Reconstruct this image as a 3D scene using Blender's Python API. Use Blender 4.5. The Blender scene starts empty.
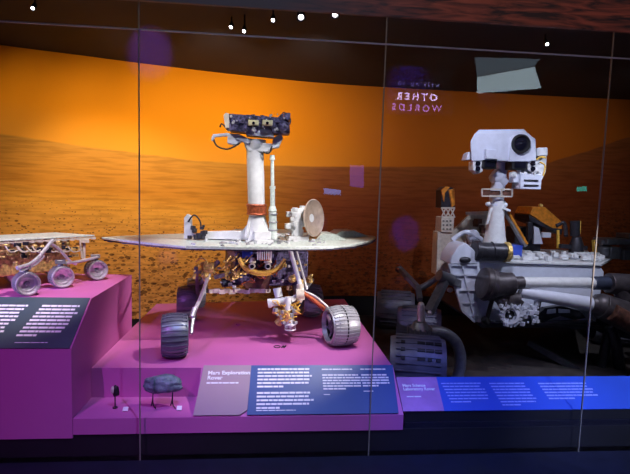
import bpy, bmesh, math, random
from mathutils import Vector, Matrix
S = bpy.context.scene
COL = S.collection
rnd = random.Random(7)
R = math.radians

# ------------------------------------------------------------------ camera
F = 480.0
CAM = Vector((0, -2.56, 1.45))
YAW, PIT, ROL = R(5.3), R(-5.3), R(1.76)
fw = Vector((math.sin(YAW)*math.cos(PIT), math.cos(YAW)*math.cos(PIT), math.sin(PIT)))
r0_ = Vector((math.cos(YAW), -math.sin(YAW), 0)); u0_ = r0_.cross(fw)
rt = r0_*math.cos(ROL) + u0_*math.sin(ROL); up = u0_*math.cos(ROL) - r0_*math.sin(ROL)
cd = bpy.data.cameras.new('camera'); cam = bpy.data.objects.new('camera', cd); COL.objects.link(cam)
cd.sensor_width = 36; cd.lens = F*36/630; cd.clip_start = .05
m = Matrix.Identity(4)
for i in range(3):
    m[i][0] = rt[i]; m[i][1] = up[i]; m[i][2] = -fw[i]; m[i][3] = CAM[i]
cam.matrix_world = m
S.camera = cam
def P(x, y, Y):
    "the point of the place at depth Y that a direction measured in the photo reaches"
    d = fw + rt*((x-315)/F) - up*((y-237)/F)
    return CAM + d*((Y-CAM.y)/d.y)
def PZ(x, y, Z):
    d = fw + rt*((x-315)/F) - up*((y-237)/F)
    return CAM + d*((Z-CAM.z)/d.z)
def PX(x, y, X):
    d = fw + rt*((x-315)/F) - up*((y-237)/F)
    return CAM + d*((X-CAM.x)/d.x)

# ------------------------------------------------------------------ world, lamps, exposure
W = bpy.data.worlds.new('world'); S.world = W; W.use_nodes = True
W.node_tree.nodes['Background'].inputs[0].default_value = (.10, .07, .22, 1)
W.node_tree.nodes['Background'].inputs[1].default_value = .02
S.view_settings.view_transform = 'Standard'; S.view_settings.look = 'None'
S.view_settings.gamma = 1; S.view_settings.use_curve_mapping = False
S.view_settings.exposure = 0.0
S.cycles.use_denoising = True
S.cycles.max_bounces = 8; S.cycles.transparent_max_bounces = 16
S.cycles.sample_clamp_indirect = 4

def spot(loc, to, watts, col=(1, 1, 1), angle=60, blend=.6, size=.03):
    l = bpy.data.lights.new('spot_lamp', 'SPOT'); l.energy = watts; l.color = col
    l.spot_size = R(angle); l.spot_blend = blend; l.shadow_soft_size = size
    o = bpy.data.objects.new('spot_lamp', l); COL.objects.link(o)
    o.location = loc; o.rotation_euler = (Vector(to)-Vector(loc)).to_track_quat('-Z', 'Y').to_euler()
    return o
# over the middle rover
spot((.75, .12, 2.58), (-.05, 1.0, .55), 165, (1, .93, .90), 52, .5)
spot((-1.0, .25, 2.6), (-.1, 1.2, .9), 60, (1, .92, .88), 50, .6)
spot((.1, .1, 2.6), (-.1, .9, 1.7), 26, (.85, .88, 1), 42, .6)
# over the small rover
spot((-.95, .05, 2.55), (-1.6, .7, .8), 165, (1, .9, .84), 46, .6)
# over the large rover, cooler and weaker
spot((1.3, .1, 2.6), (1.9, 1.3, 1.4), 92, (.78, .80, 1), 50, .7)
spot((2.7, .2, 2.6), (2.4, 1.4, .8), 95, (.78, .82, 1), 60, .7)
# mural washers
for x, w, tz in ((-2.0, 40, 1.5), (-1.2, 64, 1.75), (-.45, 105, 1.9), (.35, 84, 1.95), (1.5, 27, 1.7), (2.6, 26, 1.7), (3.5, 24, 1.7)):
    spot((x, .9, 2.5), (x-.05, 3.0, tz), w, (1, .90, .80), 80, 1, .03)
spot((-1.35, .35, 2.6), (-1.55, 2.4, .9), 190, (1, .9, .8), 62, .8)
# added fill spots, unseen, in the dark room before the case, mostly blue and purple
spot((-2.0, -3.4, 4.3), (-1.15, .05, .25), 470, (.72, .20, 1), 30, .9, .02)
spot((.3, -3.4, 4.3), (.25, .0, .0), 130, (.55, .12, 1), 24, .9, .02)
spot((.1, -2.4, 4.3), (.15, .05, .2), 130, (.75, .75, 1), 17, .9, .02)
spot((1.5, -3.2, 4.3), (1.35, .0, .1), 640, (.12, .20, 1), 20, .9, .02)
spot((2.9, -3.6, 4.3), (2.3, .1, .1), 1350, (.50, .58, 1), 20, .9, .02)
spot((.3, -1.6, 4.0), (.05, -.6, 0), 420, (.35, .50, 1), 50, .9, .02)
spot((2.0, -1.6, 4.0), (1.6, -.6, 0), 160, (.04, .06, 1), 50, .9, .02)
spot((-3.7, -1.0, 1.45), (-.35, 1.05, .72), 420, (.50, .42, 1), 18, .8, .03)  # low side fill, added out of view to brighten the rover under its deck
spot((3.9, -1.3, 1.5), (-.0, .92, .74), 900, (1, .86, .85), 13, .8, .03)  # added fill from the other side, also unseen

# ------------------------------------------------------------------ materials
def pmat(name, col, rough=.5, metal=0, var=.0, scale=20, bump=0, emit=None, estr=0, spec=.5, col2=None, coat=0):
    mt = bpy.data.materials.new(name); mt.use_nodes = True
    nt = mt.node_tree; b = nt.nodes['Principled BSDF']
    b.inputs['Base Color'].default_value = (*col, 1); b.inputs['Roughness'].default_value = rough
    b.inputs['Metallic'].default_value = metal; b.inputs['Specular IOR Level'].default_value = spec
    b.inputs['Coat Weight'].default_value = coat
    tc = nt.nodes.new('ShaderNodeTexCoord'); nz = nt.nodes.new('ShaderNodeTexNoise')
    nz.inputs['Scale'].default_value = scale; nz.inputs['Detail'].default_value = 4
    nt.links.new(tc.outputs['Object'], nz.inputs['Vector'])
    rp = nt.nodes.new('ShaderNodeValToRGB')
    rp.color_ramp.elements[0].position = .35; rp.color_ramp.elements[1].position = .65
    c2 = col2 or tuple(min(1, c*(1+var)) for c in col); c1 = col if col2 else tuple(c*(1-var) for c in col)
    rp.color_ramp.elements[0].color = (*c1, 1); rp.color_ramp.elements[1].color = (*c2, 1)
    nt.links.new(nz.outputs['Fac'], rp.inputs['Fac']); nt.links.new(rp.outputs['Color'], b.inputs['Base Color'])
    if bump:
        bp = nt.nodes.new('ShaderNodeBump'); bp.inputs['Strength'].default_value = bump; bp.inputs['Distance'].default_value = .01
        nt.links.new(nz.outputs['Fac'], bp.inputs['Height']); nt.links.new(bp.outputs['Normal'], b.inputs['Normal'])
    if emit:
        b.inputs['Emission Color'].default_value = (*emit, 1); b.inputs['Emission Strength'].default_value = estr
    return mt
M = {}
M['pink'] = pmat('magenta painted board', (.56, .14, .42), .55, 0, .03, 3)
M['roomwall'] = pmat('grey room wall', (.12, .12, .13), .8, 0, .1, 2)
M['black'] = pmat('black paint', (.006, .006, .009), .6, 0, .2, 5)
M['blackgloss'] = pmat('black laminate', (.008, .008, .016), .25, 0, .2, 5)
M['darkfloor'] = pmat('dark blue floor', (.006, .008, .020), .38, 0, .2, 12, .02)
M['casefloor'] = pmat('dark brown case floor', (.040, .033, .030), .7, 0, .3, 9, .1)
M['ceil'] = pmat('dark ceiling', (.009, .006, .007), .8, 0, .2, 5)
M['white'] = pmat('white paint', (.70, .72, .74), .4, 0, .06, 30)
M['whiteblue'] = pmat('cool white paint', (.62, .66, .78), .4, 0, .05, 20)
M['cream'] = pmat('cream blanket', (.62, .56, .47), .6, 0, .12, 40, .3)
M['mint'] = pmat('pale solar panel', (.60, .68, .64), .45, .05, .12, 60)
M['paneledge'] = pmat('dark panel underside', (.08, .07, .12), .5, .3, .3, 60)
M['gold'] = pmat('gold foil', (.75, .48, .16), .38, .55, .5, 45, .8)
M['yellow'] = pmat('yellow cable wrap', (.85, .50, .08), .5, .1, .25, 60, .3)
M['orange'] = pmat('orange foil', (.72, .26, .03), .4, .3, .2, 30, .3)
M['copper'] = pmat('copper wrap', (.42, .10, .04), .4, .4, .35, 60, .4)
M['steel'] = pmat('machined aluminium', (.70, .70, .74), .34, .55, .1, 30)
M['dull'] = pmat('dull grey metal', (.33, .34, .38), .42, .6, .12, 30)
M['gray'] = pmat('grey rubbery metal', (.16, .17, .20), .42, .5, .15, 30)
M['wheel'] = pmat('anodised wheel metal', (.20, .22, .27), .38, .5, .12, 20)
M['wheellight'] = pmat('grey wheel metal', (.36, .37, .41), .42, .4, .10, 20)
M['bigwheel'] = pmat('worn grey blue wheel metal', (.13, .135, .18), .45, .2, .2, 12)
M['camface'] = pmat('pale yellow camera face', (.80, .74, .42), .5, 0, .1, 30)
M['spun'] = pmat('spun aluminium', (.70, .70, .74), .32, .65, .12, 30)
M['armdark'] = pmat('dark brown grey metal', (.075, .065, .075), .42, .3, .25, 20)
M['dark'] = pmat('dark metal', (.035, .034, .045), .4, .4, .3, 30)
M['darkpurple'] = pmat('dark electronics', (.10, .09, .18), .45, .3, .8, 60)
M['darkbrown'] = pmat('dark brown wrap', (.11, .045, .03), .55, .1, .5, 30, .4)
M['rubber'] = pmat('black rubber', (.012, .012, .014), .6, 0, .2, 20)
M['lens'] = pmat('camera glass', (.01, .01, .02), .06, 0, .2, 5, coat=1)
M['blue'] = pmat('blue box', (.05, .10, .55), .4, 0, .1, 20)
M['slate'] = pmat('slate label board', (.050, .085, .10), .45, 0, .04, 4)
M['labelblue'] = pmat('blue label board', (.035, .085, .27), .42, 0, .05, 3)
M['labelblue2'] = pmat('bright blue label board', (.03, .10, .55), .42, 0, .05, 3)
M['labelgrey'] = pmat('mauve grey label board', (.36, .26, .31), .5, 0, .03, 4)
M['labelmauve'] = pmat('mauve label board', (.42, .20, .50), .5, 0, .14, 8)
M['ink'] = pmat('white lettering', (.85, .86, .92), .5, 0, .02, 10)
M['inkblue'] = pmat('pale blue lettering', (.35, .45, .9), .5, 0, .02, 10)
M['rock'] = pmat('dark green grey rock', (.10, .15, .18), .55, .1, .5, 26, 1.0, col2=(.22, .29, .34))
M['seam'] = pmat('glass edge strip', (.20, .19, .15), .5, .0, .1, 8)
M['seamblue'] = pmat('glass edge rail', (.30, .32, .40), .5, .0, .1, 8)
M['disc'] = pmat('translucent gold dish', (.58, .46, .38), .25, .3, .25, 14)
M['bluesheen'] = pmat('dark blue grey metal', (.07, .085, .14), .38, .5, .25, 12)

def emat(name, col, s):
    mt = bpy.data.materials.new(name); mt.use_nodes = True; nt = mt.node_tree
    nt.nodes.remove(nt.nodes['Principled BSDF'])
    e = nt.nodes.new('ShaderNodeEmission'); e.inputs[0].default_value = (*col, 1); e.inputs[1].default_value = s
    nt.links.new(e.outputs[0], nt.nodes['Material Output'].inputs[0]); return mt
M['lamp'] = emat('lamp lens', (1, .95, 1), 40)
M['signw'] = emat('lit lettering', (1, .75, .95), 18)
M['signp'] = emat('lit violet lettering', (.85, .4, 1), 9)
M['signd'] = emat('dim lettering', (.5, .45, 1), 7)
M['screen'] = emat('lit screen', (.45, .62, .78), 2.1)
M['screenhi'] = emat('bright screen edge', (.62, .8, .9), 8)
M['glowp'] = emat('added violet glow', (.35, .14, 1), 3.5)
M['glowc'] = emat('added blue glow', (.10, .35, 1), 9)
M['screeng'] = emat('green exit lamp', (.0, .8, .6), 6)

def glassmat():
    mt = bpy.data.materials.new('clear case glass'); mt.use_nodes = True; nt = mt.node_tree
    nt.nodes.remove(nt.nodes['Principled BSDF'])
    fr = nt.nodes.new('ShaderNodeFresnel'); fr.inputs[0].default_value = 1.5
    ge = nt.nodes.new('ShaderNodeNewGeometry'); ir = nt.nodes.new('ShaderNodeMapRange')      # the sheet reflects alike from both sides
    ir.inputs[3].default_value = 1.5; ir.inputs[4].default_value = 1/1.5
    nt.links.new(ge.outputs['Backfacing'], ir.inputs[0]); nt.links.new(ir.outputs[0], fr.inputs[0])
    mu = nt.nodes.new('ShaderNodeMath'); mu.operation = 'MULTIPLY'; mu.inputs[1].default_value = 1.0
    tr = nt.nodes.new('ShaderNodeBsdfTransparent'); tr.inputs[0].default_value = (.985, .985, .99, 1)
    gl = nt.nodes.new('ShaderNodeBsdfGlossy'); gl.inputs['Roughness'].default_value = .0
    mx = nt.nodes.new('ShaderNodeMixShader')
    nt.links.new(fr.outputs[0], mu.inputs[0]); nt.links.new(mu.outputs[0], mx.inputs[0])
    nt.links.new(tr.outputs[0], mx.inputs[1]); nt.links.new(gl.outputs[0], mx.inputs[2])
    nt.links.new(mx.outputs[0], nt.nodes['Material Output'].inputs[0]); return mt
M['glass'] = glassmat()

# ------------------------------------------------------------------ mesh helpers
class B:
    def __init__(s): s.bm = bmesh.new()
    def _f(s, vs):
        try: return s.bm.faces.new(vs)
        except ValueError: return None
    def box(s, c, d, rz=0, rot=None):
        mt = rot.to_4x4() if rot is not None else Matrix.Rotation(rz, 4, 'Z')
        mt = Matrix.Translation(Vector(c)) @ mt @ Matrix.Diagonal((d[0], d[1], d[2], 1))
        bmesh.ops.create_cube(s.bm, size=1, matrix=mt); return s
    def bx(s, x0, x1, y0, y1, z0, z1): return s.box(((x0+x1)/2, (y0+y1)/2, (z0+z1)/2), (abs(x1-x0), abs(y1-y0), abs(z1-z0)))
    def cyl(s, a, b, ra, rb=None, n=16, cap=True):
        a = Vector(a); b = Vector(b); rb = ra if rb is None else rb
        d = b-a; L = d.length
        if L < 1e-6: return s
        q = d.to_track_quat('Z', 'Y').to_matrix().to_4x4()
        bmesh.ops.create_cone(s.bm, cap_ends=cap, segments=n, radius1=ra, radius2=rb, depth=L, matrix=Matrix.Translation((a+b)/2) @ q); return s
    def ball(s, c, r, sub=2, d=(1, 1, 1), rz=0):
        bmesh.ops.create_icosphere(s.bm, subdivisions=sub, radius=r, matrix=Matrix.Translation(Vector(c)) @ Matrix.Rotation(rz, 4, 'Z') @ Matrix.Diagonal((*d, 1))); return s
    def bar(s, a, b, w, h):
        a = Vector(a); b = Vector(b); d = b-a
        q = d.to_track_quat('Z', 'Y').to_matrix().to_4x4()
        bmesh.ops.create_cube(s.bm, size=1, matrix=Matrix.Translation((a+b)/2) @ q @ Matrix.Diagonal((w, h, d.length, 1))); return s
    def ext(s, pts, vec):
        "a polygon given one point after the other, thickened along vec"
        pts = [Vector(p) for p in pts]; vec = Vector(vec)
        A = [s.bm.verts.new(p) for p in pts]; Bv = [s.bm.verts.new(p+vec) for p in pts]
        s._f(A); s._f(Bv[::-1])
        for i in range(len(pts)):
            j = (i+1) % len(pts); s._f([A[j], A[i], Bv[i], Bv[j]])
        return s
    def lathe(s, prof, o, ax, n=32):
        "prof = [(t along axis, radius)], closed at both ends when the radius is 0"
        o = Vector(o); q = Vector(ax).to_track_quat('Z', 'Y').to_matrix(); rings = []
        for t, r in prof:
            rings.append([s.bm.verts.new(o + q @ Vector((r*math.cos(2*math.pi*k/n), r*math.sin(2*math.pi*k/n), t))) for k in range(n)])
        for a, b in zip(rings, rings[1:]):
            for k in range(n): s._f([a[k], a[(k+1) % n], b[(k+1) % n], b[k]])
        return s
    def tube(s, pts, r, n=8, sm=6):
        pts = [Vector(p) for p in pts]
        if sm > 1 and len(pts) > 2:
            out = []; Q = [pts[0]]+pts+[pts[-1]]
            for i in range(1, len(Q)-2):
                p0, p1, p2, p3 = Q[i-1:i+3]
                for k in range(sm):
                    t = k/sm; out.append(.5*((2*p1)+(p2-p0)*t+(2*p0-5*p1+4*p2-p3)*t*t+(3*p1-p0-3*p2+p3)*t**3))
            out.append(pts[-1]); pts = out
        rings = []
        for i, p in enumerate(pts):
            d = (pts[min(i+1, len(pts)-1)]-pts[max(i-1, 0)])
            q = d.to_track_quat('Z', 'Y').to_matrix() if i == 0 else prevq
            if i: q = (prevd.rotation_difference(d)).to_matrix() @ prevq
            prevq, prevd = q, d
            rr = r(i/(len(pts)-1)) if callable(r) else r
            rings.append([s.bm.verts.new(p + q @ Vector((rr*math.cos(2*math.pi*k/n), rr*math.sin(2*math.pi*k/n), 0))) for k in range(n)])
        for a, b in zip(rings, rings[1:]):
            for k in range(n): s._f([a[k], a[(k+1) % n], b[(k+1) % n], b[k]])
        s._f(rings[0][::-1]); s._f(rings[-1]); return s
    def ring(s, c, ax, Rr, r, n=28, k=8):
        c = Vector(c); q = Vector(ax).to_track_quat('Z', 'Y').to_matrix(); rings = []
        for i in range(n):
            a = 2*math.pi*i/n
            rings.append([s.bm.verts.new(c + q @ Vector(((Rr+r*math.cos(b))*math.cos(a), (Rr+r*math.cos(b))*math.sin(a), r*math.sin(b)))) for b in [2*math.pi*j/k for j in range(k)]])
        for i in range(n):
            a, b = rings[i], rings[(i+1) % n]
            for j in range(k): s._f([a[j], a[(j+1) % k], b[(j+1) % k], b[j]])
        return s
def tag(o, label, cat, group=None):
    o['label'] = label; o['category'] = cat
    if group: o['group'] = group
    return o
def thing(name, loc, label, cat, group=None):
    o = bpy.data.objects.new(name, None); COL.objects.link(o); o.location = loc; o.empty_display_size = .1
    return tag(o, label, cat, group)
def wloc(o):
    v = Vector((0, 0, 0))
    while o is not None: v += o.location; o = o.parent
    return v
def obj(name, b, mat, parent=None, origin=None, bev=0, smooth=True, label=None):
    bm = b.bm; bmesh.ops.recalc_face_normals(bm, faces=bm.faces[:])
    w = wloc(parent) if parent is not None else Vector((0, 0, 0))
    if origin is None:
        if parent is not None: origin = w
        else:
            xs = [v.co for v in bm.verts]
            origin = Vector(((min(v.x for v in xs)+max(v.x for v in xs))/2, (min(v.y for v in xs)+max(v.y for v in xs))/2, min(v.z for v in xs)))
    origin = Vector(origin)
    bmesh.ops.translate(bm, verts=bm.verts[:], vec=-origin)
    me = bpy.data.meshes.new(name); bm.to_mesh(me); bm.free()
    me.materials.append(M[mat] if isinstance(mat, str) else mat)
    if smooth:
        for p in me.polygons: p.use_smooth = True
        me.set_sharp_from_angle(angle=R(38))
    o = bpy.data.objects.new(name, me); COL.objects.link(o)
    o.parent = parent; o.location = origin - w
    if bev:
        md = o.modifiers.new('bevel', 'BEVEL'); md.width = bev; md.segments = 2; md.limit_method = 'ANGLE'; md.angle_limit = R(40)
    if label: o['label'] = label
    return o
def objs(name, b, mat, parent, bev=0, smooth=True):
    "every loose piece of b becomes a part of its own"
    bm = b.bm; bm.verts.ensure_lookup_table(); seen = set()
    for v in bm.verts:
        if v in seen: continue
        st = [v]; isl = []; seen.add(v)
        while st:
            a = st.pop(); isl.append(a)
            for e in a.link_edges:
                o_ = e.other_vert(a)
                if o_ not in seen: seen.add(o_); st.append(o_)
        nb = B(); mp = {a: nb.bm.verts.new(a.co) for a in isl}
        for f in {f for a in isl for f in a.link_faces}: nb.bm.faces.new([mp[a] for a in f.verts])
        obj(name, nb, mat, parent, bev=bev, smooth=smooth)
    bm.free()
def struct(name, b, mat, **k):
    o = obj(name, b, mat, None, Vector((0, 0, 0)), smooth=False, **k); o['kind'] = 'structure'; return o
def text_into(b, body, mat4, size):
    cu = bpy.data.curves.new('t', 'FONT'); cu.body = body; cu.size = size; cu.extrude = .0012; cu.offset = .0009
    cu.resolution_u = 3; cu.space_line = .95
    o = bpy.data.objects.new('t', cu); COL.objects.link(o)
    me = bpy.data.meshes.new_from_object(o); me.transform(mat4); b.bm.from_mesh(me)
    bpy.data.objects.remove(o); bpy.data.meshes.remove(me)
def textb(b, body, mat4, size, bold=0):
    cu = bpy.data.curves.new('t', 'FONT'); cu.body = body; cu.size = size; cu.extrude = .0015; cu.offset = bold
    cu.space_character = 1.55; cu.align_x = 'CENTER'
    o = bpy.data.objects.new('t', cu); COL.objects.link(o)
    me = bpy.data.meshes.new_from_object(o); me.transform(mat4); b.bm.from_mesh(me)
    bpy.data.objects.remove(o); bpy.data.meshes.remove(me)

# ------------------------------------------------------------------ the setting
ZF = -.03
struct('floor', B().bx(-6, 7, -7, 0.0, ZF-.1, ZF), 'darkfloor')
struct('floor_2', B().bx(-4, 6, .12, 4.5, -.12, 0), 'casefloor')
struct('trim_1', B().bx(-4, 6, .05, .12, ZF, .1), 'black')                     # recessed toe of the case
# mural wall: a curved printed wall
wallpts = [(-4.2, 1.15), (-3.3, 1.72), (-2.45, 2.12), (-1.83, 2.33), (-1.34, 2.5), (-.37, 2.78), (.75, 2.98), (2.5, 3.02), (4.28, 3.0), (6.0, 2.9)]
zb = lambda x: .08 + .16*min(1, max(0, (x+1.2)/1.6))
def wall_mesh(z0f, z1f, nz=2, dy=0.0):
    b = B(); uv = b.bm.loops.layers.uv.new('UVMap'); pts = []
    Q = [wallpts[0]]+wallpts+[wallpts[-1]]
    for i in range(1, len(Q)-2):
        for k in range(8):
            t = k/8; p0, p1, p2, p3 = [Vector(q) for q in Q[i-1:i+3]]
            pts.append(.5*((2*p1)+(p2-p0)*t+(2*p0-5*p1+4*p2-p3)*t*t+(3*p1-p0-3*p2+p3)*t**3))
    pts.append(Vector(wallpts[-1]))
    u = 0; cols = []
    for i, p in enumerate(pts):
        if i: u += (p-pts[i-1]).length
        cols.append([(b.bm.verts.new((p.x, p.y+dy, z)), p.x, z) for z in [z0f(p.x)+(z1f(p.x)-z0f(p.x))*j/nz for j in range(nz+1)]])
    for A, C in zip(cols, cols[1:]):
        for j in range(nz):
            q = [A[j], C[j], C[j+1], A[j+1]]; f = b.bm.faces.new([v[0] for v in q])
            for l, v in zip(f.loops, q): l[uv].uv = (v[1], v[2])
    return b
def mural_mat():
    mt = bpy.data.materials.new('printed desert mural'); mt.use_nodes = True; nt = mt.node_tree; N = nt.nodes; L = nt.links
    b = N['Principled BSDF']; b.inputs['Roughness'].default_value = .9; b.inputs['Specular IOR Level'].default_value = .08
    uv = N.new('ShaderNodeUVMap'); uv.uv_map = 'UVMap'; sp = N.new('ShaderNodeSeparateXYZ'); L.new(uv.outputs[0], sp.inputs[0])
    def math_(op, a, c=None, d=None, clamp=False):
        n = N.new('ShaderNodeMath'); n.operation = op; n.use_clamp = clamp
        for i, v in enumerate((a, c, d)):
            if v is None: continue
            if isinstance(v, (int, float)): n.inputs[i].default_value = v
            else: L.new(v, n.inputs[i])
        return n.outputs[0]
    def ramp(inp, els, interp='LINEAR'):
        n = N.new('ShaderNodeValToRGB'); n.color_ramp.interpolation = interp; e = n.color_ramp.elements
        while len(e) < len(els): e.new(.5)
        for k, (p, c) in enumerate(els): e[k].position = p; e[k].color = (*c, 1)
        L.new(inp, n.inputs[0]); return n.outputs[0]
    def mix(f, a, c, mode='MIX'):
        n = N.new('ShaderNodeMix'); n.data_type = 'RGBA'; n.blend_type = mode
        for s_, v in ((0, f), (6, a), (7, c)):
            if isinstance(v, (int, float)): n.inputs[s_].default_value = v
            elif isinstance(v, tuple): n.inputs[s_].default_value = (*v, 1)
            else: L.new(v, n.inputs[s_])
        return n.outputs[2]
    def noise(sx, sy, sc, det=6, w=0):
        mp = N.new('ShaderNodeMapping'); mp.inputs['Scale'].default_value = (sx, sy, 1); mp.inputs['Location'].default_value = (w, w*.7, 0)
        L.new(uv.outputs[0], mp.inputs[0]); n = N.new('ShaderNodeTexNoise'); n.inputs['Scale'].default_value = sc; n.inputs['Detail'].default_value = det
        L.new(mp.outputs[0], n.inputs['Vector']); return n.outputs['Fac']
    U = sp.outputs[0]; V = sp.outputs[1]
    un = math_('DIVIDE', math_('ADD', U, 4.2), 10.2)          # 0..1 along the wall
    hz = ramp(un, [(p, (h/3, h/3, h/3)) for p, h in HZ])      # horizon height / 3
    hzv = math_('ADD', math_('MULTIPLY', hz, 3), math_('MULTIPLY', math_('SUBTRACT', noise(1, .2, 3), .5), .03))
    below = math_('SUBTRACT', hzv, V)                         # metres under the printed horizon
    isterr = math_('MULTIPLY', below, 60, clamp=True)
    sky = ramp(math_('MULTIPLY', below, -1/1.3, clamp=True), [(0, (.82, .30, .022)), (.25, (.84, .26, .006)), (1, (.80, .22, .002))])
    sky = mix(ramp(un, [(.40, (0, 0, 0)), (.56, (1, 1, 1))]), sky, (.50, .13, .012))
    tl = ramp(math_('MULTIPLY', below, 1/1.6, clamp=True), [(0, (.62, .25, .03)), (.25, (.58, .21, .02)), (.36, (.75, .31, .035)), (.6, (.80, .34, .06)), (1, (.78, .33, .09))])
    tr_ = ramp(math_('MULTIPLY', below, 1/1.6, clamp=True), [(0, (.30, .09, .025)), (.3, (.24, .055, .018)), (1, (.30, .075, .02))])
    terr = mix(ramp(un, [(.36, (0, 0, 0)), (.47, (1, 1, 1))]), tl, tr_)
    streak = ramp(noise(.8, 9, 4, 6), [(.35, (.55, .5, .45)), (.55, (1, 1, 1)), (.75, (1.0, 1, 1))])
    terr = mix(.55, terr, streak, 'MULTIPLY')
    # rocks, denser towards the foreground of the printed scene
    mp = N.new('ShaderNodeMapping'); mp.inputs['Scale'].default_value = (1, 1.7, 1); L.new(uv.outputs[0], mp.inputs[0])
    for sc, th, d0 in ((6, .30, .70), (12, .34, .45), (25, .32, .30)):
        vo = N.new('ShaderNodeTexVoronoi'); vo.inputs['Scale'].default_value = sc; L.new(mp.outputs[0], vo.inputs['Vector'])
        sz = math_('MULTIPLY', th, math_('MULTIPLY', math_('SUBTRACT', below, d0), 1.6, clamp=True))
        keep = math_('LESS_THAN', vo.outputs['Distance'], math_('MULTIPLY', sz, math_('ADD', .3, noise(1, 1, sc*.7, 2, 3.1))))
        terr = mix(math_('MULTIPLY', keep, .75), terr, (.10, .035, .015))
    gr = ramp(noise(1, 2.2, 15, 6, 7), [(.36, (.62, .55, .5)), (.54, (1, 1, 1))])
    terr = mix(math_('MULTIPLY', math_('SUBTRACT', below, .35), .9, clamp=True), terr, mix(1.0, terr, gr, 'MULTIPLY'))
    L.new(mix(isterr, sky, terr), b.inputs['Base Color'])
    return mt
def hz_of(px, py):     # horizon height on the wall for a photo direction
    best = None
    for i in range(400):
        t = i/399*(len(wallpts)-1); k = min(int(t), len(wallpts)-2); a, c = wallpts[k], wallpts[k+1]; s = t-k
        X = a[0]+(c[0]-a[0])*s; Y = a[1]+(c[1]-a[1])*s; q = P(px, py, Y)
        if best is None or abs(q.x-X) < best[0]: best = (abs(q.x-X), X, q.z)
    return ((best[1]+4.2)/10.2, best[2])
HZ = [hz_of(*q) for q in ((0, 133), (60, 142), (140, 153), (200, 160), (270, 165), (340, 166), (440, 166), (545, 163), (585, 151), (629, 137))]
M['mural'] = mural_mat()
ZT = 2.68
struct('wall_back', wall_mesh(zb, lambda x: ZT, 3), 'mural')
struct('baseboard_back', wall_mesh(lambda x: -.02, zb, 1, .01), 'black')
struct('ceiling', B().bx(-5, 6.5, .02, 4.5, ZT, ZT+.1), 'ceil')
struct('wall_left', B().bx(-4.4, -4.2, -.0, 4, 0, 2.7), 'black')
struct('wall_right', B().bx(6.0, 6.2, 0, 4, 0, 2.7), 'black')
# outer room
struct('wall_front', B().bx(-7, 8, -7.2, -7.0, ZF, 5.6), 'roomwall')
struct('ceiling_2', B().bx(-7, 8, -7.2, -.35, 5.6, 5.7), 'black')

# fascia above the glass, dark at left, printed rock at right
def rock_mat():
    mt = bpy.data.materials.new('printed rock fascia'); mt.use_nodes = True; nt = mt.node_tree; N = nt.nodes; L = nt.links
    b = N['Principled BSDF']; b.inputs['Roughness'].default_value = .6
    tc = N.new('ShaderNodeTexCoord'); mp = N.new('ShaderNodeMapping'); mp.inputs['Rotation'].default_value = (0, R(24), 0); mp.inputs['Scale'].default_value = (1.2, 1, 9)
    L.new(tc.outputs['Object'], mp.inputs[0]); nz = N.new('ShaderNodeTexNoise'); nz.inputs['Scale'].default_value = 3.5; nz.inputs['Detail'].default_value = 9; nz.inputs['Distortion'].default_value = .8
    L.new(mp.outputs[0], nz.inputs['Vector'])
    rp = N.new('ShaderNodeValToRGB'); e = rp.color_ramp.elements; e[0].position = .38; e[0].color = (.02, .006, .01, 1); e[1].position = .62; e[1].color = (.45, .10, .05, 1)
    L.new(nz.outputs['Fac'], rp.inputs[0])
    sp = N.new('ShaderNodeSeparateXYZ'); L.new(tc.outputs['Object'], sp.inputs[0])
    mr = N.new('ShaderNodeMapRange'); mr.inputs[1].default_value = .0; mr.inputs[2].default_value = .9; L.new(sp.outputs[0], mr.inputs[0])
    mx = N.new('ShaderNodeMix'); mx.data_type = 'RGBA'; mx.inputs[6].default_value = (.10, .085, .10, 1)
    L.new(mr.outputs[0], mx.inputs[0]); L.new(rp.outputs[0], mx.inputs[7]); L.new(mx.outputs[2], b.inputs['Base Color'])
    return mt
M['rockprint'] = rock_mat()
zfa = P(390, 18, 0).z
struct('wall_upper', B().bx(-5, 6.5, -.022, -.002, zfa, 4.0), 'rockprint')
spot((2.2, -1.6, 4.3), (1.8, -.02, 2.6), 48, (1, .60, .5), 70, .9)
spot((-.2, -1.6, 4.3), (.0, -.02, 2.6), 60, (.8, .8, 1), 60, .9)

# glass panes and the strips between them
zr = 2.235
posts = [-3.2, -1.95, -.68, .58, 1.842, 3.1, 4.4]
for i in range(len(posts)-1):
    a, c = posts[i]+.004, posts[i+1]-.004
    struct('window_%d' % (2*i+1), B().ext([(a, 0, ZF), (c, 0, ZF), (c, 0, zr-.004), (a, 0, zr-.004)], (0, .0001, 0)) if False else B(), 'glass') if False else None
    b = B(); f = b.bm.faces.new([b.bm.verts.new(v) for v in ((a, 0, ZF+.001), (c, 0, ZF+.001), (c, 0, zr-.004), (a, 0, zr-.004))])
    struct('window_%d' % (2*i+1), b, 'glass')
    b = B(); f = b.bm.faces.new([b.bm.verts.new(v) for v in ((a, 0, zr+.004), (c, 0, zr+.004), (c, 0, zfa+.15), (a, 0, zfa+.15))])
    struct('window_%d' % (2*i+2), b, 'glass')
for i, x in enumerate(posts):
    struct('trim_%d' % (i+2), B().bx(x-.0028, x+.0028, -.004, .004, ZF, zfa+.02), 'seam')
struct('trim_20', B().bx(-4, 6, -.006, .006, zr-.003, zr+.003), 'seamblue')

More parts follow.
